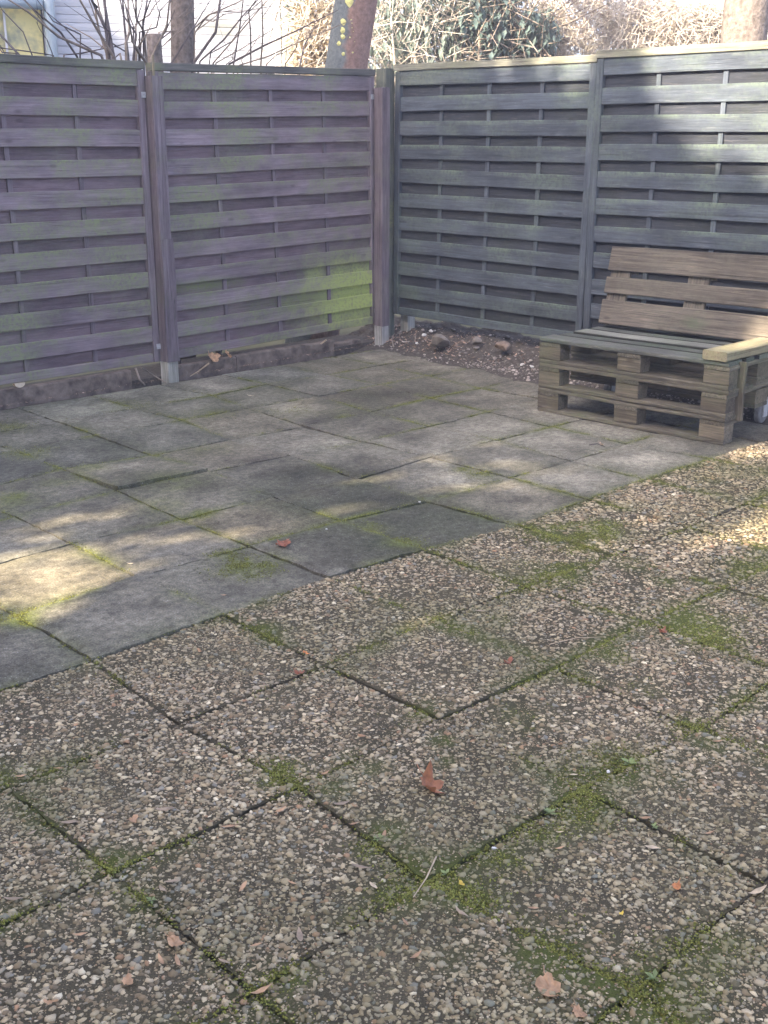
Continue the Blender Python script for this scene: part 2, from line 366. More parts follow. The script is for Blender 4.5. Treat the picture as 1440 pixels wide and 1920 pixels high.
# moss patches: pixel, radius (m), strength -> ground positions
MP = [(165,880,.10,.6),(30,935,.12,.8),(110,905,.08,.7),(330,905,.15,.5),(300,950,.12,.5),(460,1062,.10,1.1),(440,1050,.06,.9),(380,965,.06,.7),
(905,890,.06,.8),(865,878,.05,.7),(760,1020,.07,.8),(690,985,.05,.6),(390,845,.12,.45),(560,770,.14,.3),(20,800,.14,.45),(240,760,.15,.3),(400,775,.12,.45),(20,1160,.08,.9),
(640,775,.1,.3),(60,850,.1,.6),(420,1040,.05,.9),(1080,1005,.15,1.2),(1130,990,.10,1.0),(1050,1075,.13,.8),(980,1092,.10,.7),(1250,1090,.06,.8),(1200,1062,.08,.6),(1290,1172,.15,.9),
(1330,1200,.10,.8),(520,1455,.06,1.2),(545,1472,.05,1.1),(500,1440,.05,.9),(190,1612,.05,1.2),(215,1625,.03,1.0),(500,1180,.06,.6),(930,1165,.06,.6),(800,1330,.06,.8),(830,1395,.035,1.0),(835,1430,.03,.8),
(1090,1510,.09,1.0),(1150,1440,.10,.9),(1230,1440,.10,.7),(850,1660,.07,1.0),(740,1690,.06,.9),(1060,1810,.10,1.0),(1200,1890,.13,1.0),(1110,1850,.08,1.0),(1330,1780,.07,1.1),
(1340,1400,.08,.8),(1400,880,.15,.7),(1330,900,.08,.5),(720,1575,.07,.8),(950,1600,.07,.7),(1010,1560,.06,.8),(890,1690,.06,.9),(1380,1060,.10,.7),(1440,1040,.12,.6),(760,1600,.06,.8),
(690,1215,.05,.6),(850,1180,.05,.7),(1160,1230,.06,.7),(1210,1290,.05,.7),(980,1345,.08,.6),(1300,1360,.06,.8),(1440,1420,.07,.8),(620,1480,.05,.8),(700,1440,.05,.7),(230,1620,.04,.8),(860,1800,.05,.5),(560,1830,.04,.6)]
MPW = np.array([(*onz(a, b)[:2], r, s) for a, b, r, s in MP])
def patch_d(x, y):
    x = np.asarray(x); y = np.asarray(y); d = np.zeros_like(x, dtype=float)
    for (a, b, r, s) in MPW:
        d = np.maximum(d, s*np.exp(-((x-a)**2+(y-b)**2)/(r*r)))
    return d
SEGS = []
for i in range(-4, 13):
    for j in range(-7, 8):
        p = node(i, j)
        if i < 12: SEGS.append((p, node(i+1, j), j))
        if j < 7: SEGS.append((p, node(i, j+1), j))
def moss_at(x, y, e, peb_moss=False):
    """x,y world; e = distance to the slab edge"""
    n = fbm(x, y, 3.1); n2 = fbm(x+9, y-4, 14.0)
    edge = np.exp(-(e/(0.045 if peb_moss else .03))**2)*np.clip((n-0.44)*4.0, 0, 1)
    return np.clip((edge*(0.9 if peb_moss else 0.65)+patch_d(x, y)*(0.35+1.1*n2))*np.clip(0.3+1.4*n2, 0, 1.3), 0, 1.2)

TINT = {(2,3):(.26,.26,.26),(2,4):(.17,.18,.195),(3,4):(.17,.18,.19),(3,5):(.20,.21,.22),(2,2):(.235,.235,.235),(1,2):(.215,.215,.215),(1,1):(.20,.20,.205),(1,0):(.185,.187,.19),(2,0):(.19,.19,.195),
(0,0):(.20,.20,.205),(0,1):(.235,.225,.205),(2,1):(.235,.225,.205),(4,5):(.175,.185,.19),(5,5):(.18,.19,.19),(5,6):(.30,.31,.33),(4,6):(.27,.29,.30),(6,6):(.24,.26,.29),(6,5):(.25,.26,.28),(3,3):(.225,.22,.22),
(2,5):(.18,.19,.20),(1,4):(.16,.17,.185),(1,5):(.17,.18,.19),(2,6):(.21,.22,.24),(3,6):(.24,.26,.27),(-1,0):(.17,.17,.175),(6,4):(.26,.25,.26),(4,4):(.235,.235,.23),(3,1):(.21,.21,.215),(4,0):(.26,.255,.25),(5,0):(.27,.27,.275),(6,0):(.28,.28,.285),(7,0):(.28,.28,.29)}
def slab_mesh(c, z, tint, N=14, th=0.045, gap=0.0025, pebble=False, key=0):
    r = np.random.default_rng(key+5000)
    c = np.array(c); ctr = c.mean(0)
    c2 = []
    for q in c:
        d = ctr-q; c2.append(q+d/np.linalg.norm(d)*gap*1.41)
    c2 = np.array(c2)
    u = np.linspace(0, 1, N+1); U, Vv = np.meshgrid(u, u, indexing='ij'); U = U.ravel(); Vv = Vv.ravel()
    P = (c2[0][None]*((1-U)*(1-Vv))[:, None]+c2[1][None]*(U*(1-Vv))[:, None]+c2[2][None]*(U*Vv)[:, None]+c2[3][None]*((1-U)*Vv)[:, None])
    e = np.minimum(np.minimum(U, 1-U), np.minimum(Vv, 1-Vv))*0.5
    zc = np.array(z); Z = zc[0]*(1-U)*(1-Vv)+zc[1]*U*(1-Vv)+zc[2]*U*Vv+zc[3]*(1-U)*Vv
    bd = e < 1e-6
    P += np.where(bd[:, None], r.normal(0, 0.0030, P.shape), 0); Z = Z-np.where(bd, 0.0025+np.abs(r.normal(0, .0015, len(Z))), 0)
    Z = Z+(fbm(P[:, 0], P[:, 1], 5)-.5)*0.003
    m = moss_at(P[:, 0], P[:, 1], e, pebble)
    n = fbm(P[:, 0]+3, P[:, 1]+8, 2.2); n2 = fbm(P[:, 0]-3, P[:, 1]+1, 9.0)
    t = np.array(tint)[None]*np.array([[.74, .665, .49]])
    if pebble:
        col = np.array([[.076, .064, .040]])*(0.6+0.8*n2)[:, None]
        col = col*(1-np.clip(m, 0, 1)[:, None])+np.array([[.075, .085, .022]])*np.clip(m, 0, 1)[:, None]
    else:
        n3 = fbm(P[:, 0]*1.0-11, P[:, 1]*1.0+17, 1.1); st_ = lambda q, k_: np.clip((q-.5)*k_+1, .45, 1.6); col = t*(st_(n, 1.5)*st_(n2, 1.1)*st_(n3, 1.2))[:, None]
        dark = np.clip(np.clip((n-0.44)*3, 0, 1)*np.exp(-(e/0.12)**2)*0.55+np.clip((.50-n3)*3.5, 0, 1)*.5*n2*2, 0, .75)
        col = col*(1-dark[:, None])+np.array([[.050, .056, .030]])*dark[:, None]
        mm = np.clip(m*0.9, 0, .92)[:, None]
        col = col*(1-mm)+np.array([[.125, .14, .035]])*mm
    V = np.c_[P, Z]; nn = N+1; F = []
    for a in range(N):
        for b in range(N): F.append((a*nn+b, (a+1)*nn+b, (a+1)*nn+b+1, a*nn+b+1))
    ring = [a*nn for a in range(nn)]+[N*nn+b for b in range(1, nn)]+[a*nn+N for a in range(N-1, -1, -1)]+[b for b in range(N-1, 0, -1)]
    base = len(V); V = np.vstack([V, np.c_[P[ring], np.full(len(ring), -th)]])
    cc = np.vstack([col, np.tile([[.05, .05, .04]], (len(ring), 1))])
    L = len(ring)
    for k in range(L): F.append((ring[k], base+k, base+(k+1) % L, ring[(k+1) % L]))
    me = mesh('slab', V, F, cc)
    return me, c2, zc

# pebble template: squashed dome of 13 points
_a = np.arange(6)*math.pi/3
PT = np.vstack([np.c_[np.cos(_a), np.sin(_a), np.full(6, -0.15)], np.c_[np.cos(_a+.4)*.78, np.sin(_a+.4)*.78, np.full(6, .62)], [[0, 0, 1.0]]])
PF = []
for k in range(6):
    k1 = (k+1) % 6; PF += [(k, k1, 6+k), (k1, 6+k1, 6+k), (6+k, 6+k1, 12)]
PF = np.array(PF)
PAL = np.array([(1.28, 1.16, .90)])*np.array([(.40,.345,.265),(.33,.29,.225),(.28,.255,.22),(.50,.45,.37),(.24,.19,.135),(.19,.195,.20),(.12,.10,.075),(.31,.20,.14),(.37,.33,.275),(.60,.56,.49),(.19,.15,.105)])*.86
PW = np.array([.16,.17,.12,.055,.15,.05,.11,.03,.11,.015,.12]); PW = PW/PW.sum()
FT = np.array([(1, 0, -.1), (0, 1, -.1), (-1, 0, -.1), (0, -1, -.1), (.1, .1, 1.0)]); FFc = np.array([(0, 1, 4), (1, 2, 4), (2, 3, 4), (3, 0, 4)])
def pebbles_for(c2, zc, near, key, fill=False):
    r = np.random.default_rng(key+900)
    sp = 0.0100 if near else 0.0130 if near is not None else 0.0175
    n = int(0.49/sp); gi, gj = np.meshgrid(np.arange(n), np.arange(n), indexing='ij')
    u = ((gi+0.5*(gj % 2)).ravel()+r.normal(0, .27, n*n)+.25)/n; v = (gj.ravel()+.5+r.normal(0, .27, n*n))/n
    k = (u > .008) & (u < .992) & (v > .008) & (v < .992)
    u, v = u[k], v[k]
    P = c2[0][None]*((1-u)*(1-v))[:, None]+c2[1][None]*(u*(1-v))[:, None]+c2[2][None]*(u*v)[:, None]+c2[3][None]*((1-u)*v)[:, None]
    e = np.minimum(np.minimum(u, 1-u), np.minimum(v, 1-v))*0.5
    m = moss_at(P[:, 0], P[:, 1], e, True)
    dens = fbm(P[:, 0], P[:, 1]+5, 6.0)
    keep = (r.random(len(u)) > 0.03+0.62*np.clip(m-.15, 0, 1)) & (r.random(len(u)) < 0.70+0.75*dens)
    P, e, m, u, v = P[keep], e[keep], m[keep], u[keep], v[keep]
    k = len(P)
    z = zc[0]*(1-u)*(1-v)+zc[1]*u*(1-v)+zc[2]*u*v+zc[3]*(1-u)*v-0.0005-np.abs(r.normal(0, .0008, k))
    s = sp*np.clip(r.lognormal(-.47, .36, k), .3, 1.15); asp = r.uniform(.48, .92, k)
    R = rotz(r.uniform(0, 6.28, k))
    S = np.zeros((k, 3, 3)); S[:, 0, 0] = s; S[:, 1, 1] = s*asp; S[:, 2, 2] = s*r.uniform(.26, .5, k)
    mats = R @ S
    tv = PT
    V = np.einsum('kij,nj->kni', mats, tv)+np.c_[P, z][:, None, :]
    V += r.normal(0, 1, V.shape)*(s*0.13)[:, None, None]
    T = (PF[None]+(np.arange(k)*13)[:, None, None]).reshape(-1, 3)
    ci = r.choice(len(PAL), k, p=PW); col = PAL[ci]*(0.72+.5*r.random((k, 1)))
    dirt = (fbm(P[:, 0]+20, P[:, 1], 1.6)*.8+fbm(P[:, 0], P[:, 1]+30, 7)*.5)
    col = col*(0.62+0.55*np.clip(dirt, .2, 1.1))[:, None]
    mm = np.clip(m*0.55+np.clip((fbm(P[:, 0]-7, P[:, 1]+3, 2.1)-.42)*1.6, 0, .32), 0, .7)[:, None]
    col = col*(1-mm)+np.array([[.12, .125, .045]])*mm
    shade = np.array([.35]*6+[.92]*6+[1.08])        # crevice shade painted in: dark at each stone's base, lighter on top
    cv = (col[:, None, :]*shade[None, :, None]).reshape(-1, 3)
    V = V.reshape(-1, 3)
    if fill:
        kk = 3000; u2 = r.uniform(.006, .994, kk); v2 = r.uniform(.006, .994, kk)
        Q = c2[0][None]*((1-u2)*(1-v2))[:, None]+c2[1][None]*(u2*(1-v2))[:, None]+c2[2][None]*(u2*v2)[:, None]+c2[3][None]*((1-u2)*v2)[:, None]
        z2 = zc[0]*(1-u2)*(1-v2)+zc[1]*u2*(1-v2)+zc[2]*u2*v2+zc[3]*(1-u2)*v2
        s2 = r.uniform(.0016, .0036, kk); S2 = np.zeros((kk, 3, 3)); S2[:, 0, 0] = s2; S2[:, 1, 1] = s2*r.uniform(.5, 1, kk); S2[:, 2, 2] = s2*r.uniform(.4, .7, kk)
        V2, T2 = inst(FT, FFc, rotz(r.uniform(0, 6.28, kk)) @ S2, np.c_[Q, z2])
        c5 = PAL[r.choice(len(PAL), kk, p=PW)]*(.45+.5*r.random((kk, 1)))
        T = np.vstack([T, T2+len(V)]); V = np.vstack([V, V2]); cv = np.vstack([cv, np.repeat(c5, 5, 0)])
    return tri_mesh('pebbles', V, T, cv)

bedS = sheet('smooth_paving', -7.2, 0.35, -3.6, 0.42, -0.052, M_BED); tag(bedS, kind='structure')
bedP = sheet('pebble_paving', -7.2, 1.6, -8.0, -3.6, -0.056, M_BED); tag(bedP, kind='structure')
def visible(c, l=-520, r=2250):
    c = np.array(c); ok = False
    for q in list(c)+[c.mean(0)]:
        d = np.array([*q, 0])-CAM; zf = d@FWD
        if zf < 0.3: continue
        x = 720+FPX*(d@RIGHT)/zf; y = 960-FPX*(d@UP)/zf
        if l < x < r and -100 < y < 2350: ok = True
    return ok
SLABS = []
for i in range(-4, 12):
    for j in range(-7, 7):
        c = [node(i, j), node(i+1, j), node(i+1, j+1), node(i, j+1)]
        if not visible(c): continue
        key = (i+20)*100+j+20; r = np.random.default_rng(key)
        z = r.normal(0, .0022, 4)+r.normal(0, .0016)
        peb = j < 0
        if not peb and i > 8: continue
        if (i, j) == (8, 6): pass
        if (i, j) == (2, 3): z = np.array([.022, .020, .005, .004])
        if (i, j) == (1, 2): z = np.array([.002, .001, .003, .011])
        if (i, j) in ((2, 0), (0, 0)): z = z+.006
        if (i, j) == (0, -3): z = z+.007
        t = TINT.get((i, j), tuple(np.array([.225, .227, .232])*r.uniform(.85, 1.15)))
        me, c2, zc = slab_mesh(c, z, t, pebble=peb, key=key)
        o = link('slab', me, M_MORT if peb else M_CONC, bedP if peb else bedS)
        o.location = (0, 0, 0)
        SLABS.append((i, j))
        if peb:
            dist = np.linalg.norm(np.array(c).mean(0)-CAM[:2])
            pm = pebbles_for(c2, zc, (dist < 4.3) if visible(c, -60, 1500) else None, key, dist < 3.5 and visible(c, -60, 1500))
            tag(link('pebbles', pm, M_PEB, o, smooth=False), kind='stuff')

# moss tufts in the joints and in the open patches (nobody could count them)
pts = []; pts_j = []
for (a, b, j) in SEGS:
    L = np.linalg.norm(b-a); n = int(L*2000)
    n = int(n*(1.5 if j < 0 else .7)); t = rng.random(n); off = rng.normal(0, 1, n)*rng.choice([.004, .013, .030] if j < 0 else [.003, .007, .015], n, p=[.45, .33, .22])
    d = (b-a)/L; nrm = np.array([-d[1], d[0]])
    pts.append(a[None]+t[:, None]*(b-a)[None]+off[:, None]*nrm[None]); pts_j += [j]*n
pts = np.vstack(pts); pts_j = np.array(pts_j)
nn = fbm(pts[:, 0], pts[:, 1], 3.1); n2 = fbm(pts[:, 0]+9, pts[:, 1]-4, 14.0)
jj = pts_j < 0
acc = np.clip((nn-np.where(jj, .40, .45))*4.2, 0, 1)*np.clip((n2-.30)*2.0, 0, 1)+patch_d(pts[:, 0], pts[:, 1])*.5
pts = pts[rng.random(len(pts)) < acc*0.75]
pp = []
for (a, b, r_, s_) in MPW:
    n = int(9000*r_*r_*s_*24); q = rng.normal(0, r_*.62, (n, 2))+np.array([a, b])
    f = fbm(q[:, 0]+9, q[:, 1]-4, 14.0); pp.append(q[rng.random(n) < np.clip((f-.34)*3.0, 0, 1)*.55*s_])
pts = np.vstack([pts]+pp)
pts = pts[(pts[:, 1] < 0.05) & (pts[:, 0] < 0.0)]
k = len(pts)
_t = np.arange(5)*2*math.pi/5
TT = np.vstack([np.c_[np.cos(_t), np.sin(_t), np.full(5, -.2)], [[.1, .05, 1.0]]]); TF = np.array([(i, (i+1) % 5, 5) for i in range(5)])
S = np.zeros((k, 3, 3)); s = rng.uniform(.0012, .0034, k); S[:, 0, 0] = s; S[:, 1, 1] = s; S[:, 2, 2] = s*rng.uniform(.5, 1.3, k)
S[:, 0, 2] = rng.normal(0, .4, k)*s; S[:, 1, 2] = rng.normal(0, .4, k)*s
V, T = inst(TT, TF, rotz(rng.uniform(0, 6.28, k)) @ S, np.c_[pts, np.full(k, .0005)])
mc = np.array([[.125, .138, .036]])*(0.45+1.2*rng.random((k, 1)))*(0.75+.6*fbm(pts[:, 0], pts[:, 1], 5))[:, None]+rng.random((k, 1))*np.array([[.05, .03, .0]])
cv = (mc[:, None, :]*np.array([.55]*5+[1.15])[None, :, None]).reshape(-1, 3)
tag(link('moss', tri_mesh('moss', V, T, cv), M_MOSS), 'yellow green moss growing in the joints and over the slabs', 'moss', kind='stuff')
NMOSS = k

# ------------------------------------------------------------------ soil strip along the right fence
nx, ny = 60, 300
gx = np.linspace(-0.24, 0.75, nx); gy = np.linspace(-5.2, 0.55, ny)
XX, YY = np.meshgrid(gx, gy, indexing='ij')
edge = -0.03+0.10*np.clip((YY+0.9)/0.9, 0, 1)*1.2-0.10*np.clip((-1.0-YY)/0.6, 0, 1)+0.10*(fbm(XX*0, YY, 2.5)-.5)
rise = np.clip((XX-edge)/0.34, -0.6, 1.2)
ZZ = np.where(rise > 0, np.clip(rise, 0, 2)**1.3*0.10, rise*0.06)+(fbm(XX, YY, 9.0)-.5)*0.075*np.clip(rise+.25, 0, 1)+(fbm(XX, YY, 26.0)-.5)*.035*np.clip(rise+.3, 0, 1)+0.004
Vs = np.c_[XX.ravel(), YY.ravel(), ZZ.ravel()]
Fs = [(a*ny+b, (a+1)*ny+b, (a+1)*ny+b+1, a*ny+b+1) for a in range(nx-1) for b in range(ny-1)]
soil = link('soil_bed', mesh('soil_bed', Vs, Fs), M_SOIL, smooth=True); tag(soil, kind='structure')
def soil_z(x, y):
    a = int(np.clip(np.searchsorted(gx, x), 0, nx-1)); b = int(np.clip(np.searchsorted(gy, y), 0, ny-1)); return ZZ[a, b]
def rock_mesh(seed, n=2):
    r = np.random.default_rng(seed); import bmesh
    bm = bmesh.new(); bmesh.ops.create_icosphere(bm, subdivisions=n, radius=1.0)
    ph = r.uniform(0, 6, 6); dirs = r.normal(size=(11, 3)); dirs /= np.linalg.norm(dirs, axis=1)[:, None]; h = r.uniform(.42, .8, 11)
    for v in bm.verts:
        p = np.array(v.co)
        for d, hh in zip(dirs, h):
            e = p@d
            if e > hh: p = p-d*(e-hh)*.97
        p *= 1+.06*math.sin(3*p[0]+ph[0])+.06*math.sin(4*p[1]+ph[1])
        v.co = p
    me = bpy.data.meshes.new('rock'); bm.to_mesh(me); bm.free(); return me
# gravel on the soil
k = 4200
gxp = np.concatenate([rng.uniform(-.12, .5, k//2), rng.normal(.02, .10, k-k//2)]); gyp = np.concatenate([rng.uniform(-5, .3, k//2), rng.uniform(-4.5, -.9, k-k//2)])
gz = np.array([soil_z(a, b) for a, b in zip(gxp, gyp)])
ok = (gxp > -.13) & (gz > 0.0); gxp, gyp, gz = gxp[ok], gyp[ok], gz[ok]; k = len(gxp)
s = .006*rng.lognormal(0, .45, k); S = np.zeros((k, 3, 3)); S[:, 0, 0] = s; S[:, 1, 1] = s*rng.uniform(.6, 1, k); S[:, 2, 2] = s*rng.uniform(.5, .9, k)
V, T = inst(PT, PF, rotz(rng.uniform(0, 6.28, k)) @ S, np.c_[gxp, gyp, gz], .0006)
gc = np.array([.30, .26, .23])[None]*(0.35+1.1*rng.random((k, 1))**2)
tag(link('gravel', tri_mesh('gravel', V, T, np.repeat(gc, 13, 0)), M_GRAV), 'grey gravel and grit strewn over the soil along the dark fence', 'gravel', kind='stuff')
k = 1500
_lx = np.concatenate([rng.uniform(-.02, .5, k-400), rng.normal(.28, .12, 400)]); _ly = np.concatenate([rng.uniform(-3.4, .35, k-400), rng.uniform(-.7, .3, 400)]); _lz = np.array([soil_z(a, b) for a, b in zip(_lx, _ly)])
_kx = rng.uniform(-3.6, .1, 700); _lx = np.r_[_lx, _kx]; _ly = np.r_[_ly, .150-np.abs(rng.normal(0, .018, 700))]; _lz = np.r_[_lz, np.full(700, .014)]
_ok = _lz > .012; _lx, _ly, _lz = _lx[_ok], _ly[_ok], _lz[_ok]; k = len(_lx)
_s = np.where(_lz == .014, rng.uniform(.003, .012, k), rng.uniform(.008, .026, k)); _S = np.zeros((k, 3, 3)); _S[:, 0, 0] = _s; _S[:, 1, 1] = _s*rng.uniform(.25, .8, k); _S[:, 2, 2] = _s
_tv = np.array([(-1, 0, .1), (0, -.8, .0), (1, .1, .25), (.1, .8, .05)]); _tt = np.array([(0, 1, 2), (0, 2, 3)])
_R = randrot(k)*.45+np.eye(3)[None]*.55
V, T = inst(_tv, _tt, rotz(rng.uniform(0, 6.28, k)) @ _R @ _S, np.c_[_lx, _ly, _lz+.006])
_c = np.array([[.25, .17, .125]])*(0.4+1.3*rng.random((k, 1)))
tag(link('leaf_litter', tri_mesh('leaf_litter', V, T, np.repeat(_c, 4, 0)), M_GRAV), 'crumbled brown leaf litter over the soil along the dark fence', 'leaf litter', kind='stuff')
M_STONE = plain('garden_stone', (0.16, 0.14, 0.12), 0.35, 30, 0.9, 0.5)
M_STONEW = plain('white_stone', (0.55, 0.53, 0.50), 0.2, 40, 0.9, 0.3)
M_STONEB = plain('brown_stone', (0.17, 0.125, 0.095), 0.35, 30, 0.9, 0.5)
def stone(px, py, size, mat, label, squash=(1, .8, .6), seed=0, z=None):
    X = onz(px, py, 0.05)
    zz = soil_z(X[0], X[1]) if z is None else z
    X = onz(px, py, max(zz, 0))
    o = link('stone', rock_mesh(seed), mat, loc=(X[0], X[1], zz-size*squash[2]*.15), rot=(random.uniform(-.2, .2), random.uniform(-.2, .2), random.uniform(0, 6)), smooth=False)
    o.scale = (size*squash[0], size*squash[1], size*squash[2]); return tag(o, label, 'stone', 'stones in the soil strip')
stone(825, 636, .15, M_STONE, 'long flat grey stone half buried under the dark fence', (1.1, .55, .35), 1)
stone(893, 637, .045, M_STONE, 'upright pale grey stone between the flat stone and the brown stone', (1, .8, 1.0), 2)
stone(893, 652, .032, M_STONE, 'small grey stone just below the upright pale stone', (1, .8, .7), 3)
stone(945, 648, .085, M_STONEB, 'large rusty brown stone in the soil left of the pallets', (1, .8, .6), 4)
stone(980, 684, .020, M_STONEW, 'white round pebble on the soil beside the pallet corner', (1, 1, .8), 5)
stone(998, 687, .024, M_STONEW, 'off-white stone touching the pallet corner on the soil', (1, .7, .6), 6)
stone(795, 628, .022, M_STONEW, 'small white stone left of the long flat stone', (1, .8, .7), 7)
stone(782, 643, .018, M_STONEW, 'white chip of stone near the pale post foot', (1, .8, .7), 8)
stone(770, 644, .018, M_STONEW, 'cream stone nearest the corner roots', (1.2, .8, .7), 9)
stone(910, 700, .014, M_STONEW, 'white pebble at the soil edge by the slabs', (1, .8, .7), 10)
stone(974, 714, .014, M_STONEW, 'white chip of stone where soil meets slabs by the pallets', (1, .8, .7), 11)
stone(808, 620, .03, M_STONEW, 'pale slanted stone shard below the fence rail', (1.4, .4, .4), 12)

# ------------------------------------------------------------------ kerb stones under the left fence
def kerb(x0, x1, y, h, label, seed):
    o = link('kerb_stone', plank(x1-x0, h+.08, .06, .008, 6, .0035, seed+40), M_KERB, loc=((x0+x1)/2, y+.03, h/2-.04))
    return tag(o, label, 'kerb stone', 'kerb stones under the left fence')
kerb(-4.3, -2.07, .165, .105, 'long mossy kerb stone under the leftmost fence panel', 1)
kerb(-1.70, -1.21, .165, .085, 'short kerb stone right of the post with dry leaves on it', 2)
kerb(-1.20, -0.27, .168, .09, 'brown kerb stone under the middle of the panel with the bright green stain', 3)
kerb(-0.235, 0.04, .20, .06, 'low sunken kerb stone beside the corner post', 4)
# soil behind the kerb
VV = []; FF = []
box(VV, FF, -4.4, .3, .19, .6, -.06, .03); tag(link('soil_bank', mesh('soil_bank', VV, FF), M_SOIL), kind='structure')

# ------------------------------------------------------------------ fence panels
def panel(label, W, H, loc, rz, mf, mb, mc, ms, tilt=0.0, brackets=(), dz=0.0):
    o = empty('garden_fence', loc, (0, tilt, rz)); tag(o, label, 'fence', 'woven slat fences')
    st = .052
    board('cap_rail', W+.004, .046, .058, mc, o, (W/2, .022, H-.019), 'x', seed=random.randint(0, 2), seg=4, warp=.0015)
    for k, x in enumerate((st/2, W-st/2)):
        board('stile', H-.045, st, .042, ms, o, (x, .022, (H-.045)/2), 'z', seed=k, seg=4, warp=.0012)
    board('bottom_rail', W-2*st-.004, .056, .036, mf, o, (W/2, .024, .028), 'x', seed=1, seg=4)
    n = 10; top = H-.045; pitch = (top-.062)/n
    for i in range(n):
        zt = top-i*pitch
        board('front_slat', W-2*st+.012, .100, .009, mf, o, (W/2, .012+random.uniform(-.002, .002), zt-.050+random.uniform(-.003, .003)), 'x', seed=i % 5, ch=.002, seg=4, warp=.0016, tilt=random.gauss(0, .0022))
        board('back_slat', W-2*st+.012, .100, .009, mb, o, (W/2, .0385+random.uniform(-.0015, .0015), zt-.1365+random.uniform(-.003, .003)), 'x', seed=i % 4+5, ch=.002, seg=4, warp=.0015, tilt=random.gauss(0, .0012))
    for k in range(3):
        board('batten', H-.10, .032, .013, ms, o, (W*(k+1)/4+random.uniform(-.006, .006), .0255, H/2-.005), 'z', seed=k+3, ch=.002, seg=3, warp=.001)
    for (bx, bz) in brackets:
        b = bmesh_box('bracket', (.030, .006, .034), M_ZINC, o, (bx, -.003, bz), ch=.001)
    return o
YL = 0.165
panel('leftmost fence panel, purple brown with a long green bottom rail', 1.90, 1.85, (-3.735, YL, .135), 0, W_LEFT, W_LEFT_B, W_CAPL, W_POST, 0.0, [(1.885, 1.66), (1.885, .10)])
panel('purple brown fence panel with the bright green algae stain near the corner', 1.94, 1.846, (-1.742, YL+.002, .134), 0, W_LEFT, W_LEFT_B, W_CAPL, W_POST, -.0198, [(.03, 1.66), (.03, .10), (1.915, 1.66), (1.915, .10)])
panel('dark grey fence panel between the corner and the double upright', 1.785, 1.815, (.31, .118, .238), -math.pi/2, W_RIGHT, W_RIGHT_B, W_CAPR, W_RIGHT, .008)
panel('dark grey fence panel right of the bench, beyond the view', 1.80, 1.81, (.31, -3.478, .252), -math.pi/2, W_RIGHT, W_RIGHT_B, W_CAPR, W_RIGHT, .0)
panel('dark grey fence panel behind the pallet bench, upper part in sun', 1.80, 1.81, (.31, -1.675, .252), -math.pi/2+.002, W_RIGHT, W_RIGHT_B, W_CAPR, W_RIGHT, .001)

# ------------------------------------------------------------------ posts
def post(label, x, y, z0, z1, wx, wy, mat, foot=None, rot=0.0):
    o = empty('fence_post', (x, y, 0), (0, 0, rot)); tag(o, label, 'fence post', 'fence posts')
    board('post', z1-z0, wx, wy, mat, o, (0, 0, (z0+z1)/2), 'z', seed=random.randint(0, 9), ch=.006, seg=4, warp=.002)
    if foot:
        board('post_foot', z0+.06-.001, wx*.97, wy*.97, W_PALE, o, (0, 0, (z0-.001-.06)/2), 'z', seed=3, ch=.005, seg=2)
    return o
p1 = post('reddish brown post on a pale foot between the two left panels', -1.787, .142, .135, 1.905, .088, .092, W_POST, True)
board('lower_sleeve', .79, .096, .010, W_POST, p1, (.002, -.052, .135+.395), 'z', seed=8, ch=.003, seg=3)
board('splinter', .14, .016, .012, W_ARM, p1, (-.012, -.030, 1.955), 'z', seed=1, ch=.003, seg=1)
p2 = post('reddish brown corner post on a grey concrete foot', .182, .112, .16, 1.895, .086, .088, W_POST, True, rot=.0)
_q = at(723, 118, 9.14); post('taller green stained post behind the corner post', _q[0], _q[1], .0, 2.03, .102, .102, W_POSTG)
_q = onx(764, 612, .43); post('grey post foot standing in the soil behind the dark fence near the corner', .43, _q[1], .0, 1.95, .085, .085, W_PALE)
post('dark post behind the double upright of the right fence', .42, -1.69, .0, 1.95, .09, .09, W_RIGHT_B)
# pale knob under the left panel
VV, FF = [], []
for k in range(9):
    th = math.pi*k/8
    for (yy, q) in ((-.012, 1.0), (.02, 1.0)):
        VV.append((math.cos(th)*.034*q, yy, -math.sin(th)*.028*q))
for k in range(8): FF.append((2*k, 2*k+2, 2*k+3, 2*k+1))
FF += [tuple(range(0, 18, 2)), tuple(range(17, 0, -2)), (0, 1, 17, 16)]
q = ony(38, 716, YL-.005)
tag(link('wood_knob', mesh('knob', VV, FF), plain('pale_wood', (.48, .40, .30), .2, 50), loc=(q[0], YL+.012, .133)), 'pale half round wooden knob under the leftmost panel', 'knob')

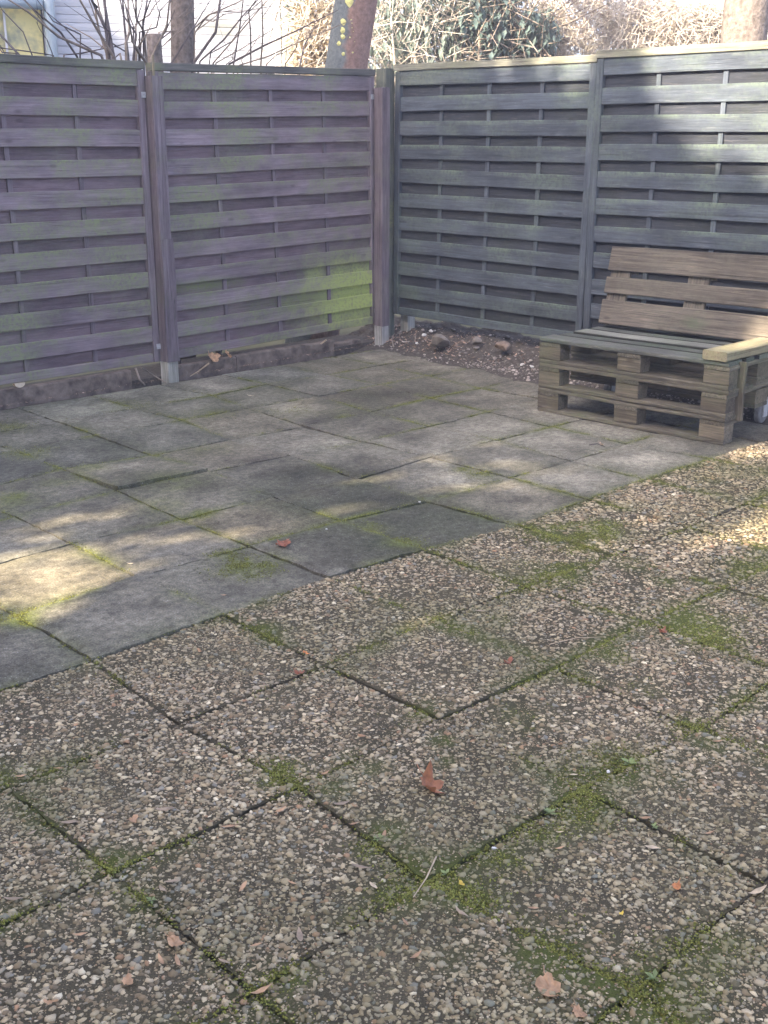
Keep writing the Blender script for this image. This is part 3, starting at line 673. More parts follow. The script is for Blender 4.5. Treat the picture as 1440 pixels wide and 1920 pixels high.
# ------------------------------------------------------------------ pallet bench
def pallet(label, loc, rz, dm, bm_, sm, n_depth=3, group='wooden pallets', name='pallet'):
    o = empty(name, loc, (0, 0, rz)); tag(o, label, 'pallet', group)
    ys = [(-.3275, .145), (-.1645, .1), (0, .145), (.1645, .1), (.3275, .145)]
    for k, (y, wd) in enumerate(ys):
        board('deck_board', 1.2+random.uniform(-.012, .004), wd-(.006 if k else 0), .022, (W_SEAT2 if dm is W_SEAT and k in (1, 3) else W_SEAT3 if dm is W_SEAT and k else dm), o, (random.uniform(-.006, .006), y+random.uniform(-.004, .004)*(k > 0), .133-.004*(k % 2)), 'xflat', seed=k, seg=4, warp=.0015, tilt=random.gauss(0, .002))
    for x in (-.5275, 0, .5275):
        board('stringer', .8, .145, .0205, sm, o, (x, 0, .111), 'yflat', seed=random.randint(0, 3), seg=2)
        for (y, d) in ((-.35, .10), (0, .145), (.35, .10)):
            bmesh_box('block', (.145, d, .0775), bm_, o, (x+random.uniform(-.004, .004), y+(.003 if y < 0 else -.003 if y > 0 else 0), .0612), ch=.004)
    for (y, d) in ((-.35, .10), (0, .145), (.35, .10)):
        board('bottom_board', 1.2, d, .0215, sm, o, (0, y, .0108), 'xflat', seed=random.randint(0, 3), seg=4, warp=.0012)
    return o
BRZ = -math.pi/2+.022
BC = np.array([-.371, -2.742])
pallet('lower of the two full pallets of the bench, resting on the cut strip', (BC[0], BC[1], .1455), BRZ, W_PALLET, W_BLOCK, W_PALLET)
top = pallet('uppermost pallet of the bench with mossy grey seat boards', (BC[0]+.004, BC[1]+.003, .291), BRZ+.004, W_SEAT, W_BLOCK, W_PALLET)
board('side_brace', .31, .045, .020, W_PALLET, top, (.611, -.275, -.02), 'z', seed=6, seg=2)
# bottom: front strip cut off a pallet
o = empty('pallet_strip', (BC[0], BC[1], 0), (0, 0, BRZ)); tag(o, 'cut pallet strip on the slabs under the front of the bench', 'pallet strip', 'wooden pallets')
board('bottom_board', 1.2, .10, .0215, W_PALLET, o, (0, -.35, .0112), 'xflat', seed=2, seg=4)
for x in (-.5275, 0, .5275):
    bmesh_box('block', (.145, .10, .0775), W_BLOCK, o, (x, -.347, .0613), ch=.006)
    board('stringer', .20, .145, .0205, W_PALLET, o, (x, -.30, .111), 'yflat', seed=1, seg=1)
board('deck_board', 1.2, .145, .022, W_PALLET, o, (0, -.3275, .133), 'xflat', seed=1, seg=4)
# casters under the back of the bench
for n_, (lx, lab) in enumerate(((.50, 'small grey caster wheel under the near back corner of the bench'), (-.50, 'small grey caster wheel under the far back corner of the bench'))):
    Rm = Matrix.Rotation(BRZ, 3, 'Z'); q = Rm @ Vector((lx, .22, 0))
    c = empty('caster', (BC[0]+q.x, BC[1]+q.y, 0), (0, 0, BRZ)); tag(c, lab, 'caster', 'casters under the bench')
    V_, F_ = tube([(-.018, 0, .052), (-.012, 0, .052), (.012, 0, .052), (.018, 0, .052)], [.046, .052, .052, .046], 18)
    link('wheel', mesh('wheel', V_, F_), plain('grey_rubber', (.14, .14, .14), .2, 80, .6), c, smooth=False)
    V_, F_ = [], []; box(V_, F_, -.028, -.022, -.02, .03, .04, .135); box(V_, F_, .022, .028, -.02, .03, .04, .135); box(V_, F_, -.04, .04, -.04, .05, .135, .144)
    link('fork', mesh('fork', V_, F_), M_ZINC, c)
# armrest beam
A0 = Matrix.Rotation(BRZ, 3, 'Z') @ Vector((.523, .06, 0))
o = board('armrest_beam', .92, .142, .050, W_ARM, None, (BC[0]+A0.x, BC[1]+A0.y, .4605), 'yflat', seed=4, ch=.006, seg=4)
o.rotation_euler = (math.pi/2, 0, .0)
tag(o, 'thick pale yellow board lying as armrest on the bench end', 'armrest board')
# backrest: three boards of a cut pallet leaning back
bk = empty('backrest_pallet', (-.155, -2.742, .437), (0, 0, BRZ)); tag(bk, 'cut pallet with three brown boards leaning as bench backrest', 'pallet', 'wooden pallets')
ta = math.radians(13.4)
def bpos(h, d): return (0, d*math.cos(ta)+h*math.sin(ta), h*math.cos(ta)-d*math.sin(ta))
for k, (h, wd) in enumerate(((.088, .145), (.252, .10), (.415, .145))):
    b = board('back_board', 1.205, wd, .022, W_BACK, bk, bpos(h, -.011), 'x', seed=k+2, seg=4, warp=.0015); b.rotation_euler = (-ta, random.gauss(0, .002), 0)
for x in (-.5275, .0, .5275):
    b = board('stringer', .47, .135, .022, W_BACK, bk, (x, *bpos(.247, .0115)[1:]), 'z', seed=2, seg=2); b.rotation_euler = (-ta, -math.pi/2, 0); b.rotation_mode = 'XYZ'
    b.rotation_euler = (Matrix.Rotation(-ta, 3, 'X') @ Matrix.Rotation(-math.pi/2, 3, 'Y')).to_euler()
    for h in (.09, .40):
        b = bmesh_box('block', (.135, .078, .12), W_BLOCK, bk, (x, *bpos(h, .062)[1:]), ch=.004); b.rotation_euler = (-ta, 0, 0)

# ------------------------------------------------------------------ background behind the left fence: house, trees, shrubs
HD = np.array([.906, -.423]); HN = np.array([-.423, -.906]); H0 = at(528, 60, 12.4)
HR = -math.asin(.423)
def hx(px, py=60):
    d = ray(px, py); t = ((H0[:2]-CAM[:2])@HN)/(d[:2]@HN); q = CAM+d*t; return float((q[:2]-H0[:2])@HD), float(q[2])
M_WHITE = plain('white_paint', (.47, .48, .52), .05, 3, .6)
g = NT('stained_shutter'); wp = g.new('ShaderNodeNewGeometry').outputs['Position']
cP = at(415, 52, 12.3)
d_ = g.vmath('LENGTH', g.vmath('DIVIDE', g.vmath('SUBTRACT', wp, tuple(cP)).outputs[0], (.30, .30, .13)).outputs[0], (0, 0, 0)).outputs['Value']
d_ = g.math('ADD', d_, g.math('MULTIPLY', g.math('SUBTRACT', g.noise(wp, 5.0, 5, .7), .5), 1.6))
M_SHUT = g.out(g.mix(g.math('MULTIPLY', g.ramp(d_, .45, 1.0, (1, 1, 1, 1), (0, 0, 0, 1)), .65), (.44, .455, .505), (.25, .26, .21)), .5)
g = NT('mossy_yellow_plaster'); wp = g.new('ShaderNodeNewGeometry').outputs['Position']
M_PLAS = g.out(g.mix(g.ramp(g.noise(wp, 1.7, 5, .6), .46, .54), (.62, .55, .26), (.27, .28, .20)), .9)
M_CREAM = plain('cream_render', (.50, .49, .43), .12, 4, .9)
M_PIPE = plain('blue_grey_metal', (.27, .33, .38), .15, 8, .4)
house = empty('house', (H0[0], H0[1], 0), (0, 0, HR)); tag(house, 'white house with closed roller shutter behind the left fence', 'house')
def hbox(name, x0, x1, y0, y1, z0, z1, mat, parent=house):
    V_, F_ = [], []; box(V_, F_, x0, x1, y0, y1, z0, z1); return link(name, mesh(name, V_, F_), mat, parent)
xs0, xs1 = hx(105)[0], hx(516)[0]; xp = hx(529)[0]; xe = hx(557)[0]; xg = hx(92)[0]; xl = hx(-420)[0]
hbox('wall', xl, xg-.06, .02, 4.0, 0, 4.6, M_PLAS)
hbox('rear_wall', xg-.05, xe, .25, 4.0, 0, 4.6, M_CREAM)
hbox('pillar', xp, xe, -.04, .24, 0, 4.6, M_CREAM)
hbox('shutter_rail', xs1, xp-.016, .0, .10, .2, 4.2, M_WHITE)
hbox('shutter_rail', xg-.045, xs0-.0, .03, .12, .2, 4.2, M_WHITE)
sh = hbox('shutter', xs0+.002, xs1-.002, .08, .11, .3, 4.1, M_WHITE)
pitch = .0690; sl = None
for k in range(28):
    z = 1.75+k*pitch
    if sl is None:
        prof = [(.056, 0), (.051, .004), (.049, .034), (.051, .0645), (.056, .0675), (.07, .0675), (.07, 0)]
        V_ = [(xs0+.003, y, zz) for y, zz in prof]+[(xs1-.003, y, zz) for y, zz in prof]; n_ = len(prof)
        F_ = [(i, i+n_, (i+1) % n_+n_, (i+1) % n_) for i in range(n_)]+[tuple(range(n_)), tuple(range(2*n_-1, n_-1, -1))]
        sl = mesh('slat', V_, F_)
    link('shutter_slat', sl, M_SHUT, sh, (0, 0, z))
V_, F_ = tube([(xg+.01, -.05, 0), (xg+.01, -.05, 4.4)], .052, 12); link('downpipe', mesh('downpipe', V_, F_), M_PIPE, house, smooth=True)
zg = hx(50, 9)[1]
V_, F_ = tube([(xl, -.07, zg), (xg-.045, -.07, zg)], .045, 10); link('gutter', mesh('gutter', V_, F_), M_PIPE, house, smooth=True)
hbox('wall_post', hx(8)[0], hx(12)[0], -.03, .02, 0, zg-.05, M_WHITE)
hbox('roof', xl-.3, xe+.3, -.35, 4.4, 4.6, 4.9, M_CREAM)

def trunk_tree(label, base, topp, r0, r1, mat, h=7.0, seed=0, nb=9, lean=None, name='tree', group='bare trees behind the fences', z_split=3.4, sides=14):
    random.seed(seed)
    o = empty(name, (base[0], base[1], 0)); tag(o, label, 'tree', group)
    d = Vector(topp)-Vector(base); d = d/d.z
    base = (base[0]-d.x*base[2], base[1]-d.y*base[2], 0)
    o.location = base
    P = [Vector((0, 0, -.1))]; R = [r0*1.15]
    for i in range(1, 9):
        z = h*i/8; P.append(Vector((d.x*z+random.gauss(0, .006)*i, d.y*z+random.gauss(0, .006)*i, z))); R.append(r0+(r1-r0)*i/8)
    V_, F_ = tube(P, R, sides, rough=.05); link('trunk', mesh('trunk', V_, F_), mat, o, smooth=True)
    V_, F_ = [], []
    for k in range(nb):
        z = random.uniform(z_split, h); s = Vector((d.x*z, d.y*z, z)); a = random.uniform(0, 6.28); L = random.uniform(1.0, 2.4)
        pts_ = [s]
        for q in range(4): pts_.append(pts_[-1]+Vector((math.cos(a), math.sin(a), random.uniform(.2, .9)))*L/4); a += random.gauss(0, .35)
        tube(pts_, [r1*.5, r1*.35, r1*.22, r1*.14, r1*.05], 5, V_, F_)
        for q in range(8):
            s2 = pts_[random.randint(1, 4)]; a2 = random.uniform(0, 6.28); e = s2+Vector((math.cos(a2), math.sin(a2), random.uniform(-.1, .9)))*random.uniform(.3, .9)
            tube([s2, (s2+e)/2+Vector((0, 0, .05)), e], [.008, .006, .003], 3, V_, F_)
    link('crown', mesh('crown', V_, F_), M_TWIG, o)
    return o, d
b = at(345, 118, 8.6); t = at(346, 0, 8.6)
trunk_tree('straight brown tree trunk in front of the white shutter', b, t, .092, .06, M_BARK, 6.5, 1)
b = at(646, 128, 9.6); t = at(662, 0, 9.6)
tB, dB = trunk_tree('leaning lichen spotted tree trunk behind the fence corner', b, t, .185, .10, M_BARK2, 7.0, 2, sides=18)
for (px, py, rr) in ((660, 3, .042), (646, 41, .025), (645, 57, .02), (645, 69, .019), (638, 81, .017), (660, 37, .014), (661, 43, .012), (668, 38, .013), (685, 41, .015), (646, 101, .015), (662, 98, .013), (657, 70, .012), (663, 59, .009), (661, 52, .009), (665, 78, .010), (644, 53, .012), (692, 20, .014)):
    c = at(px, py, 9.6-.17); dv = Vector((-RIGHT[1], RIGHT[0], 0))
    # project on the bark: axis point at this height
    zz = c[2]; ax = np.array([b[0]+dB.x*zz, b[1]+dB.y*zz, zz]) if False else None
    lat = (px-(662-(py)/128*16))*9.5/FPX
    R0 = .185+(.10-.185)*zz/7.0; lat = max(-R0*.9, min(R0*.9, lat))
    cx = np.array([dB.x*zz, dB.y*zz]); fw = FWD[:2]/np.linalg.norm(FWD[:2])
    pos = cx+RIGHT[:2]*lat-fw*(math.sqrt(max(R0*R0-lat*lat, 1e-6))+.002)
    nrm = Vector((RIGHT[0]*lat-fw[0]*math.sqrt(max(R0*R0-lat*lat, 0)), RIGHT[1]*lat-fw[1]*math.sqrt(max(R0*R0-lat*lat, 0)), 0)).normalized()
    V_ = [(math.cos(a)*rr*random.uniform(.8, 1.15), math.sin(a)*rr*random.uniform(.8, 1.15), 0) for a in np.linspace(0, 6.283, 11)[:-1]]+[(0, 0, .008)]
    F_ = [(i, (i+1) % 10, 10) for i in range(10)]
    l = link('lichen_patch', mesh('lichen', V_, F_), M_LICH, tB, (pos[0], pos[1], zz)); l.rotation_euler = nrm.to_track_quat('Z', 'Y').to_euler()
b = at(1397, 78, 8.7); t = at(1403, 0, 8.7)
trunk_tree('thick grey tree trunk behind the right end of the dark fence', b, t, .165, .12, M_BARK, 7.0, 3, sides=18)
for n_, (px, wpx, lab) in enumerate(((1181, 9, 'thin far trunk at the left of the distant row'), (1205, 11, 'second far trunk from the left of the distant row'), (1224, 6, 'slim leaning far trunk in the middle of the distant row'), (1234, 9, 'brown far trunk right of the slim leaning one'), (1264, 16, 'thickest far trunk with a greenish side in the distant row'))):
    b = at(px, 60, 24+n_*.7); t = at(px+(6 if n_ == 2 else 0), 0, 24+n_*.7)
    trunk_tree(lab, b, t, wpx/2*24/FPX*1.1, .04, M_BARK if n_ != 4 else W_POSTG, 11, 20+n_, nb=16, group='far trees beyond the hedge', z_split=3.6, sides=8)

def twigs(name, label, cat, lst, base, stems=True, group=None, mats=(M_TWIG, M_TWIGD), seed=0):
    """lst: (px0,py0,px1,py1,dist,radius) -> shoots with a slight bow; base is a ground point all shoots grow from"""
    random.seed(seed); o = empty(name, (base[0], base[1], 0)); tag(o, label, cat, group)
    for n_, (x0, y0, x1, y1, D, r) in enumerate(lst):
        a = Vector(at(x0, y0, D)); e = Vector(at(x1, y1, D+random.uniform(-.3, .3)))
        d = e-a; tip = e+d*random.uniform(.3, 1.0); low = a-Vector((d.x*.25, d.y*.25, 0)); low.z = a.z-.35
        B = Vector((base[0], base[1], .0)); kn = B.lerp(low, .6); kn.z = max(.6, low.z-.6)
        bow = Vector((random.gauss(0, .03), random.gauss(0, .03), random.gauss(0, .03)))
        P = [B, kn, low, a, a.lerp(e, .5)+bow, e, tip]
        P = [p-Vector((base[0], base[1], 0)) for p in P]
        V_, F_ = tube(P, [r*1.5, r*1.3, r*1.15, r, r*.85, r*.65, r*.3], 6)
        for q in range(random.randint(0, 2)):
            s = P[4].lerp(P[6], random.random()); v = (P[6]-P[4]).normalized(); sd_ = Vector((random.gauss(0, 1), random.gauss(0, 1), random.gauss(.3, .6))).normalized()
            tube([s, s+(v+sd_*.7)*.12, s+(v+sd_*.6)*.3], [r*.5, r*.4, r*.2], 4, V_, F_)
        link('shoot', mesh('shoot', V_, F_), mats[n_ % len(mats)], o, smooth=True)
    return o
sb = at(290, 110, 8.15)
o = twigs('coppiced_shrub', 'coppiced shrub with a cut stump and many upright shoots behind the left post', 'shrub',
 [(215,110,150,0,8.3,.010),(205,108,172,0,8.35,.012),(200,100,178,15,8.4,.009),(212,105,195,0,8.3,.013),(200,60,183,0,8.45,.008),(240,105,230,0,8.4,.009),(236,80,240,0,8.3,.010),
  (250,110,232,30,8.2,.008),(255,112,243,55,8.25,.009),(262,105,276,0,8.4,.008),(270,60,255,0,8.35,.008),(268,40,282,0,8.3,.006),(283,110,318,0,8.1,.008),(262,60,300,20,8.3,.006),(275,118,256,90,8.05,.013),
  (292,100,310,60,8.3,.006),(300,90,322,70,8.35,.005),(300,75,322,55,8.35,.005),(298,60,330,35,8.35,.005),(240,100,205,60,8.5,.006),(225,100,170,70,8.6,.007),(145,107,60,15,8.7,.008),(190,104,50,20,8.6,.010),(170,92,120,50,8.8,.006),(255,45,290,10,8.5,.006),(250,50,262,20,8.5,.006)], sb, seed=4)
ps = [(0, 0, -.1), (.01, 0, 1.2), (0, 0, 2.0), (.0, .0, at(290, 64, 8.15)[2])]
V_, F_ = tube(ps, [.06, .055, .05, .047], 10, rough=.1); link('stump', mesh('stump', V_, F_), M_BARK, o, smooth=True)
sb = at(385, 118, 8.5)
twigs('bare_shrub', 'bare shrub with long slanting dark twigs in front of the shutter', 'shrub',
 [(362,120,413,0,8.2,.011),(365,100,405,30,8.2,.005),(375,115,455,30,8.5,.007),(400,118,480,25,8.6,.006),(430,120,555,58,8.7,.008),(450,122,580,70,8.8,.006),(438,120,456,0,8.5,.006),(489,122,491,0,8.6,.006),
  (395,100,460,40,8.6,.005),(405,118,500,62,8.7,.005),(365,62,400,40,8.5,.006),(365,52,445,5,8.6,.006),(322,118,370,40,8.1,.007),(455,118,475,85,8.7,.004),(425,120,437,100,8.6,.004),(500,120,530,100,8.8,.005),(562,125,585,60,9.2,.006),(535,120,560,70,9.2,.005),(470,60,480,0,8.6,.005)], sb, mats=(M_TWIGD, M_TWIG), seed=5)
sb = at(20, 110, 8.6)
twigs('bare_bramble', 'dark bramble twigs in front of the yellow plaster wall', 'shrub',
 [(35,102,-20,55,8.4,.008),(30,100,-10,80,8.5,.006),(45,104,0,85,8.5,.005),(100,104,0,90,8.6,.005),(60,103,5,20,8.7,.005),(98,100,75,55,8.7,.004),(120,103,190,92,8.5,.006),(150,107,100,40,8.6,.006)], sb, mats=(M_TWIGD,), seed=6)

def leaf_cloud(boxes, n, size, asp, droop=0.0):
    """leaf quads (two bent triangles pairs) scattered in ellipsoids"""
    P = []
    for (c, r, wgt) in boxes:
        k_ = int(n*wgt); q = rng.normal(size=(k_, 3)); q /= np.linalg.norm(q, axis=1)[:, None]; q *= rng.random((k_, 1))**(1/2.4); P.append(np.array(c)[None]+q*np.array(r)[None])
    P = np.vstack(P); k_ = len(P)
    tv = np.array([(0, 0, 0), (.5, .5*asp, .06), (1, 0, -.05), (.5, -.5*asp, .06)], float); tt = np.array([(0, 2, 1), (0, 3, 2)])
    S_ = np.eye(3)[None]*(size*rng.uniform(.6, 1.3, k_))[:, None, None]
    R = randrot(k_)
    if droop:
        a = rng.uniform(0, 6.28, k_); el = -rng.normal(droop, .35, k_)
        c_, s_ = np.cos(el), np.sin(el); Z0 = np.zeros(k_)
        Ry = np.stack([np.stack([c_, Z0, -s_], -1), np.stack([Z0, Z0+1, Z0], -1), np.stack([s_, Z0, c_], -1)], -2)
        R = rotz(a) @ Ry
    return inst(tv, tt, R @ S_, P)
def twig_cloud(boxes, n, L, r, upb=0.3):
    P = []
    for (c, rr, wgt) in boxes:
        k_ = int(n*wgt); q = rng.uniform(-1, 1, (k_, 3)); P.append(np.array(c)[None]+q*np.array(rr)[None])
    P = np.vstack(P); k_ = len(P); d = rng.normal(size=(k_, 3)); d[:, 2] = d[:, 2]*.8+upb; d /= np.linalg.norm(d, axis=1)[:, None]
    a = np.cross(d, np.array([.3, .2, .9])); a /= np.linalg.norm(a, axis=1)[:, None]; b_ = np.cross(d, a)
    tv = []; tt = np.array([(0, 1, 3), (1, 4, 3), (1, 2, 4), (2, 5, 4), (2, 0, 5), (0, 3, 5)])
    l = L*rng.uniform(.5, 1.4, k_); rr_ = r*rng.uniform(.6, 1.5, k_)
    V = np.zeros((k_, 6, 3))
    bend = rng.normal(0, .15, (k_, 3))*l[:, None]
    for i in range(3):
        th = 2*math.pi*i/3; o_ = (a*math.cos(th)+b_*math.sin(th))*rr_[:, None]
        V[:, i] = P+o_; V[:, 3+i] = P+d*l[:, None]+o_*.6+bend
    return V.reshape(-1, 3), (tt[None]+(np.arange(k_)*6)[:, None, None]).reshape(-1, 3)
def shrub(label, cat, name, lb, tb, nl, nt_, lm, tm, base, lsize=.07, asp=.4, droop=.0, tl=.35, tr=.006, group=None, upb=.3):
    o = empty(name, (base[0], base[1], 0)); tag(o, label, cat, group)
    B = np.array([base[0], base[1], 0])
    if nl:
        V, T = leaf_cloud(lb, nl, lsize, asp, droop); link('foliage', tri_mesh('foliage', V-B, T), lm, o)
    V, T = twig_cloud(tb, nt_, tl, tr, upb); link('twigs', tri_mesh('twigs', V-B, T), tm, o)
    V_, F_ = [], []
    for k_ in range(6):
        c, r_, _ = tb[k_ % len(tb)]; e = Vector(c)-Vector(B)+Vector((random.uniform(-1, 1)*r_[0]*.6, random.uniform(-1, 1)*r_[1]*.6, 0)); e.z = max(c[2]+r_[2]*.5, 1)
        st_ = Vector((e.x*.6, e.y*.6, -.05)); tube([st_, st_.lerp(e, .5), e], [.03, .02, .008], 6, V_, F_)
    link('stems', mesh('stems', V_, F_), tm, o)
    return o
M_LEAFE = leafy('evergreen_leaf', (.17, .215, .185), .4, 9)
M_LEAFD = leafy('dark_evergreen_leaf', (.085, .125, .115), .4, 9)
M_LEAFB = leafy('dry_beige_leaf', (.46, .38, .27), .4, 9)
M_LEAFP = leafy('dry_pink_brown_leaf', (.38, .31, .27), .4, 9)
# evergreen shrub, several crowns, right of the leaning trunk
def cl(px, py, D, rx, rz): c = at(px, py, D); return (c, (rx, rx, rz))
lbx = [(*cl(735, 60, 11.5, .35, .6), .12), (*cl(790, 70, 11.6, .4, .55), .16), (*cl(850, 60, 11.8, .5, .7), .26), (*cl(915, 45, 12, .45, .7), .24), (*cl(965, 85, 12, .35, .35), .10), (*cl(1000, 75, 12, .3, .35), .12)]
shrub('grey green evergreen shrub with drooping leaves behind the corner', 'shrub', 'evergreen_shrub', lbx, [(c, (r[0], r[1], r[2]), wv) for c, r, wv in lbx], 4200, 2600, M_LEAFE, M_TWIGP, at(850, 90, 11.8), .10, .36, .9, .32, .0035)
lbx = [(*cl(930, 55, 11.4, .22, .5), .4), (*cl(1010, 60, 11.4, .2, .25), .25), (*cl(905, 20, 11.5, .3, .3), .35)]
shrub('dark bluish evergreen shrub right of the grey green one', 'shrub', 'evergreen_shrub', lbx, lbx, 1300, 200, M_LEAFD, M_TWIG, at(930, 90, 11.4), .11, .4, .9, .4, .006)
lbx = [(*cl(590, 75, 11.5, .25, .5), .7), (*cl(600, 110, 11.5, .25, .3), .3)]
shrub('beige dry leaved shrub between the house pillar and the leaning trunk', 'shrub', 'dry_shrub', lbx, lbx, 1900, 700, M_LEAFB, M_TWIGP, at(590, 110, 11.5), .07, .5, .3, .3, .0035)
lbx = [(*cl(585, 22, 12, .25, .18), 1.0)]
shrub('dark green shrub top peeping above the beige shrub', 'shrub', 'evergreen_shrub', lbx, lbx, 500, 80, M_LEAFD, M_TWIG, at(585, 60, 12), .09, .4, .3)
lbx = [(*cl(720, 70, 12.5, .4, .7), .5), (*cl(770, 60, 12.5, .5, .8), .5)]
shrub('tangled pale twiggy bush behind the corner posts', 'shrub', 'twiggy_bush', lbx, lbx, 0, 1500, M_LEAFB, M_TWIGP, at(740, 90, 12.5), .06, .5, 0, .45, .0045)
# beech hedge behind the dark fence
hb = []
for px in range(1040, 1480, 24): hb.append((*cl(px, 72 if px > 1150 else 55, 11.8, .30, .30 if px > 1150 else .48), 1/19))
shrub('dry beige hedge trimmed flat behind the dark fence', 'hedge', 'hedge', hb, hb, 9500, 9000, M_LEAFP, M_TWIGP, at(1220, 80, 11.8), .034, .5, .3, .20, .0032)
lbx = [(*cl(1090, 10, 14, .9, .5), .5), (*cl(1330, 0, 15, .9, .5), .25), (*cl(1020, 10, 14, .6, .6), .25)]
shrub('fine bare treetop twigs above the hedge', 'shrub', 'bare_shrub', lbx, lbx, 0, 500, M_LEAFB, M_TWIG, at(1090, 40, 14), .06, .5, 0, .6, .004, upb=.5)

# ------------------------------------------------------------------ unseen leaf belt added left of the terrace, carved to shape sun patches
_gy, _gz = np.meshgrid(np.linspace(-13, 9, 330), np.linspace(.5, 15.5, 225)); n = _gy.size
Y = _gy.ravel()+rng.uniform(-.09, .09, n); Z = _gz.ravel()+rng.uniform(-.09, .09, n); X = rng.normal(-12.6, .5, n)
P = np.c_[X, Y, Z]
# where each leaf's shadow falls
tF = (.31-X)/(-SUN[0]); hitF = P-SUN[None]*tF[:, None]
tG = Z/SUN[2]; hitG = P-SUN[None]*tG[:, None]
onF = hitF[:, 2] > 0
lit = np.zeros(n)
fy = np.array([-6, -2.92, -2.57, -2.30, -2.10, -2.00, -1.93, -1.90]); fz = np.array([0.8, 1.24, 1.38, 1.49, 1.60, 1.75, 1.96, 2.6])
e1 = np.interp(hitF[:, 1], fy, fz, left=.9, right=9)
lit = np.maximum(lit, np.where(onF & (hitF[:, 2] > e1) & (hitF[:, 1] < -1.90), 1.0, 0))
e2 = np.interp(hitF[:, 1], [-1.74, -1.70, -1.26, -.9, .3], [9, 1.79, 1.95, 2.08, 2.5])
lit = np.maximum(lit, np.where(onF & (hitF[:, 2] > e2) & (hitF[:, 1] > -1.75), 1.0, 0))
lit = np.where(hitF[:, 2] > 2.7, np.maximum(lit, .9), lit)
def blob(px, py, rx, ry, s):
    global lit
    c = onz(px, py)[:2]
    d = ((hitG[:, 0]-c[0])/rx)**2+((hitG[:, 1]-c[1])/ry)**2
    lit = np.maximum(lit, np.where(~onF, s*np.exp(-1.1*d*d), 0))
for bl in ((40, 1090, .52, .36, .75), (130, 985, .34, .15, .45), (30, 1165, .30, .14, .4), (455, 990, .48, .17, .17), (590, 975, .5, .18, .12),
           (785, 868, .36, .18, .25), (900, 890, .48, .17, .17), (970, 905, .45, .18, .14), (880, 845, .4, .12, .18), (800, 920, .9, .4, .06),
           (1030, 803, .24, .035, .7), (785, 780, .18, .03, .5), (885, 757, .14, .03, .5), (1440, 978, .40, .11, .9), (1400, 985, .65, .18, .15), (1440, 850, .5, .22, .18), (1220, 955, .8, .26, .07), (1300, 920, .7, .25, .07)):
    blob(*bl)
# the armrest board catches sun too
cA = np.array([-.35, -3.25, .48]); tA = (Z-cA[2])/SUN[2]; hA = P-SUN[None]*tA[:, None]
lit = np.where((np.abs(hA[:, 0]-cA[0]) < .5) & (np.abs(hA[:, 1]-cA[1]) < .11), np.maximum(lit, .75), lit)
fsc = np.sqrt(np.clip(-np.log(np.clip(lit, .0015, .98))/6.5, 0, 1)); keep = lit < .97
fsc = fsc[keep]; P = P[keep]; k = len(P)
tv = np.array([(-.5, 0, -.6), (.5, .1, -.5), (.45, 0, .6), (-.45, .1, .5)], float); tt = np.array([(0, 1, 2), (0, 2, 3)])
R = rotz(math.pi/2+rng.normal(0, .6, k)); S = np.eye(3)[None]*(rng.uniform(.14, .25, k)*fsc)[:, None, None]
V, T = inst(tv, tt, R @ S, P)
tag(link('shade_belt', tri_mesh('shade_belt', V, T), leafy('shade_belt_green', (.05, .075, .04))), 'unseen evergreen leaf belt added left of the terrace to shape its shade', 'trees', kind='stuff')

# ------------------------------------------------------------------ leaves, twigs, weeds lying about
def lmat(c): return leafy('dead_leaf_%d' % len(bpy.data.materials), c, .3, 60)
L_BR, L_RED, L_TAN, L_OR, L_YEL, L_PALE, L_GREY = lmat((.30, .125, .06)), lmat((.27, .10, .055)), lmat((.46, .28, .155)), lmat((.58, .23, .08)), lmat((.66, .47, .07)), lmat((.58, .46, .31)), lmat((.34, .255, .175))
def leaf_mesh(seed, lobes=5, curl=.35, asp=.85):
    r = np.random.default_rng(seed); n_ = 20; V_ = [(0, 0, 0)]
    for ring in (.5, 1.0):
        for k_ in range(n_):
            a = 2*math.pi*k_/n_; rad = ring*(.80+(.14 if ring > .9 else .05)*math.cos(lobes*a+.4)+.10*math.sin(2*a+1)+r.normal(0, .09))
            x, y = math.cos(a)*rad, math.sin(a)*rad*asp
            V_.append((x, y, curl*(x*x*.8+.5*y*y-.35*x*y)+.14*math.sin(4*x+seed)*ring+r.normal(0, .09)*ring))
    F_ = [(0, 1+k_, 1+(k_+1) % n_) for k_ in range(n_)]+[(1+k_, 1+n_+k_, 1+n_+(k_+1) % n_, 1+(k_+1) % n_) for k_ in range(n_)]
    return mesh('leaf', V_, F_)
def leaf(px, py, size, mat, label, rz=0.0, z=.004, seed=0, curl=.4, tilt=(0, 0), lobes=5, group='dead leaves', pos=None, asp=.85):
    q = onz(px, py, z) if pos is None else pos
    o = empty('dead_leaf', (q[0], q[1], q[2] if pos is not None else z+.004), (tilt[0], tilt[1], rz)); tag(o, label, 'leaf', group)
    b_ = link('blade', leaf_mesh(seed, lobes, curl, asp), mat, o, smooth=False); b_.scale = (size,)*3
    V_, F_ = tube([(size*.6, 0, size*.15), (size*1.2, size*.1, size*.1), (size*1.7, size*.05, 0.004)], [size*.035, size*.03, size*.025], 4)
    link('stalk', mesh('stalk', V_, F_), mat, o); return o
leaf(532, 1024, .042, L_RED, 'red brown curled leaf lying on the smooth grey slabs', .5, seed=1, curl=.8)
leaf(805, 1480, .044, L_BR, 'crumpled brown leaf standing up on the pebble slabs in the foreground', 1.2, .006, 2, 1.2, (.3, -.35))
leaf(562, 1265, .020, L_RED, 'small dark red leaf left of centre on the pebble slabs', 2.0, seed=3, curl=.8)
leaf(953, 1244, .020, L_RED, 'small dark red leaf right of centre on the pebble slabs', 3.0, seed=4, curl=.8)
leaf(1243, 1187, .018, L_RED, 'small red brown leaf near the right edge on the mossy slabs', .3, seed=5, curl=.8)
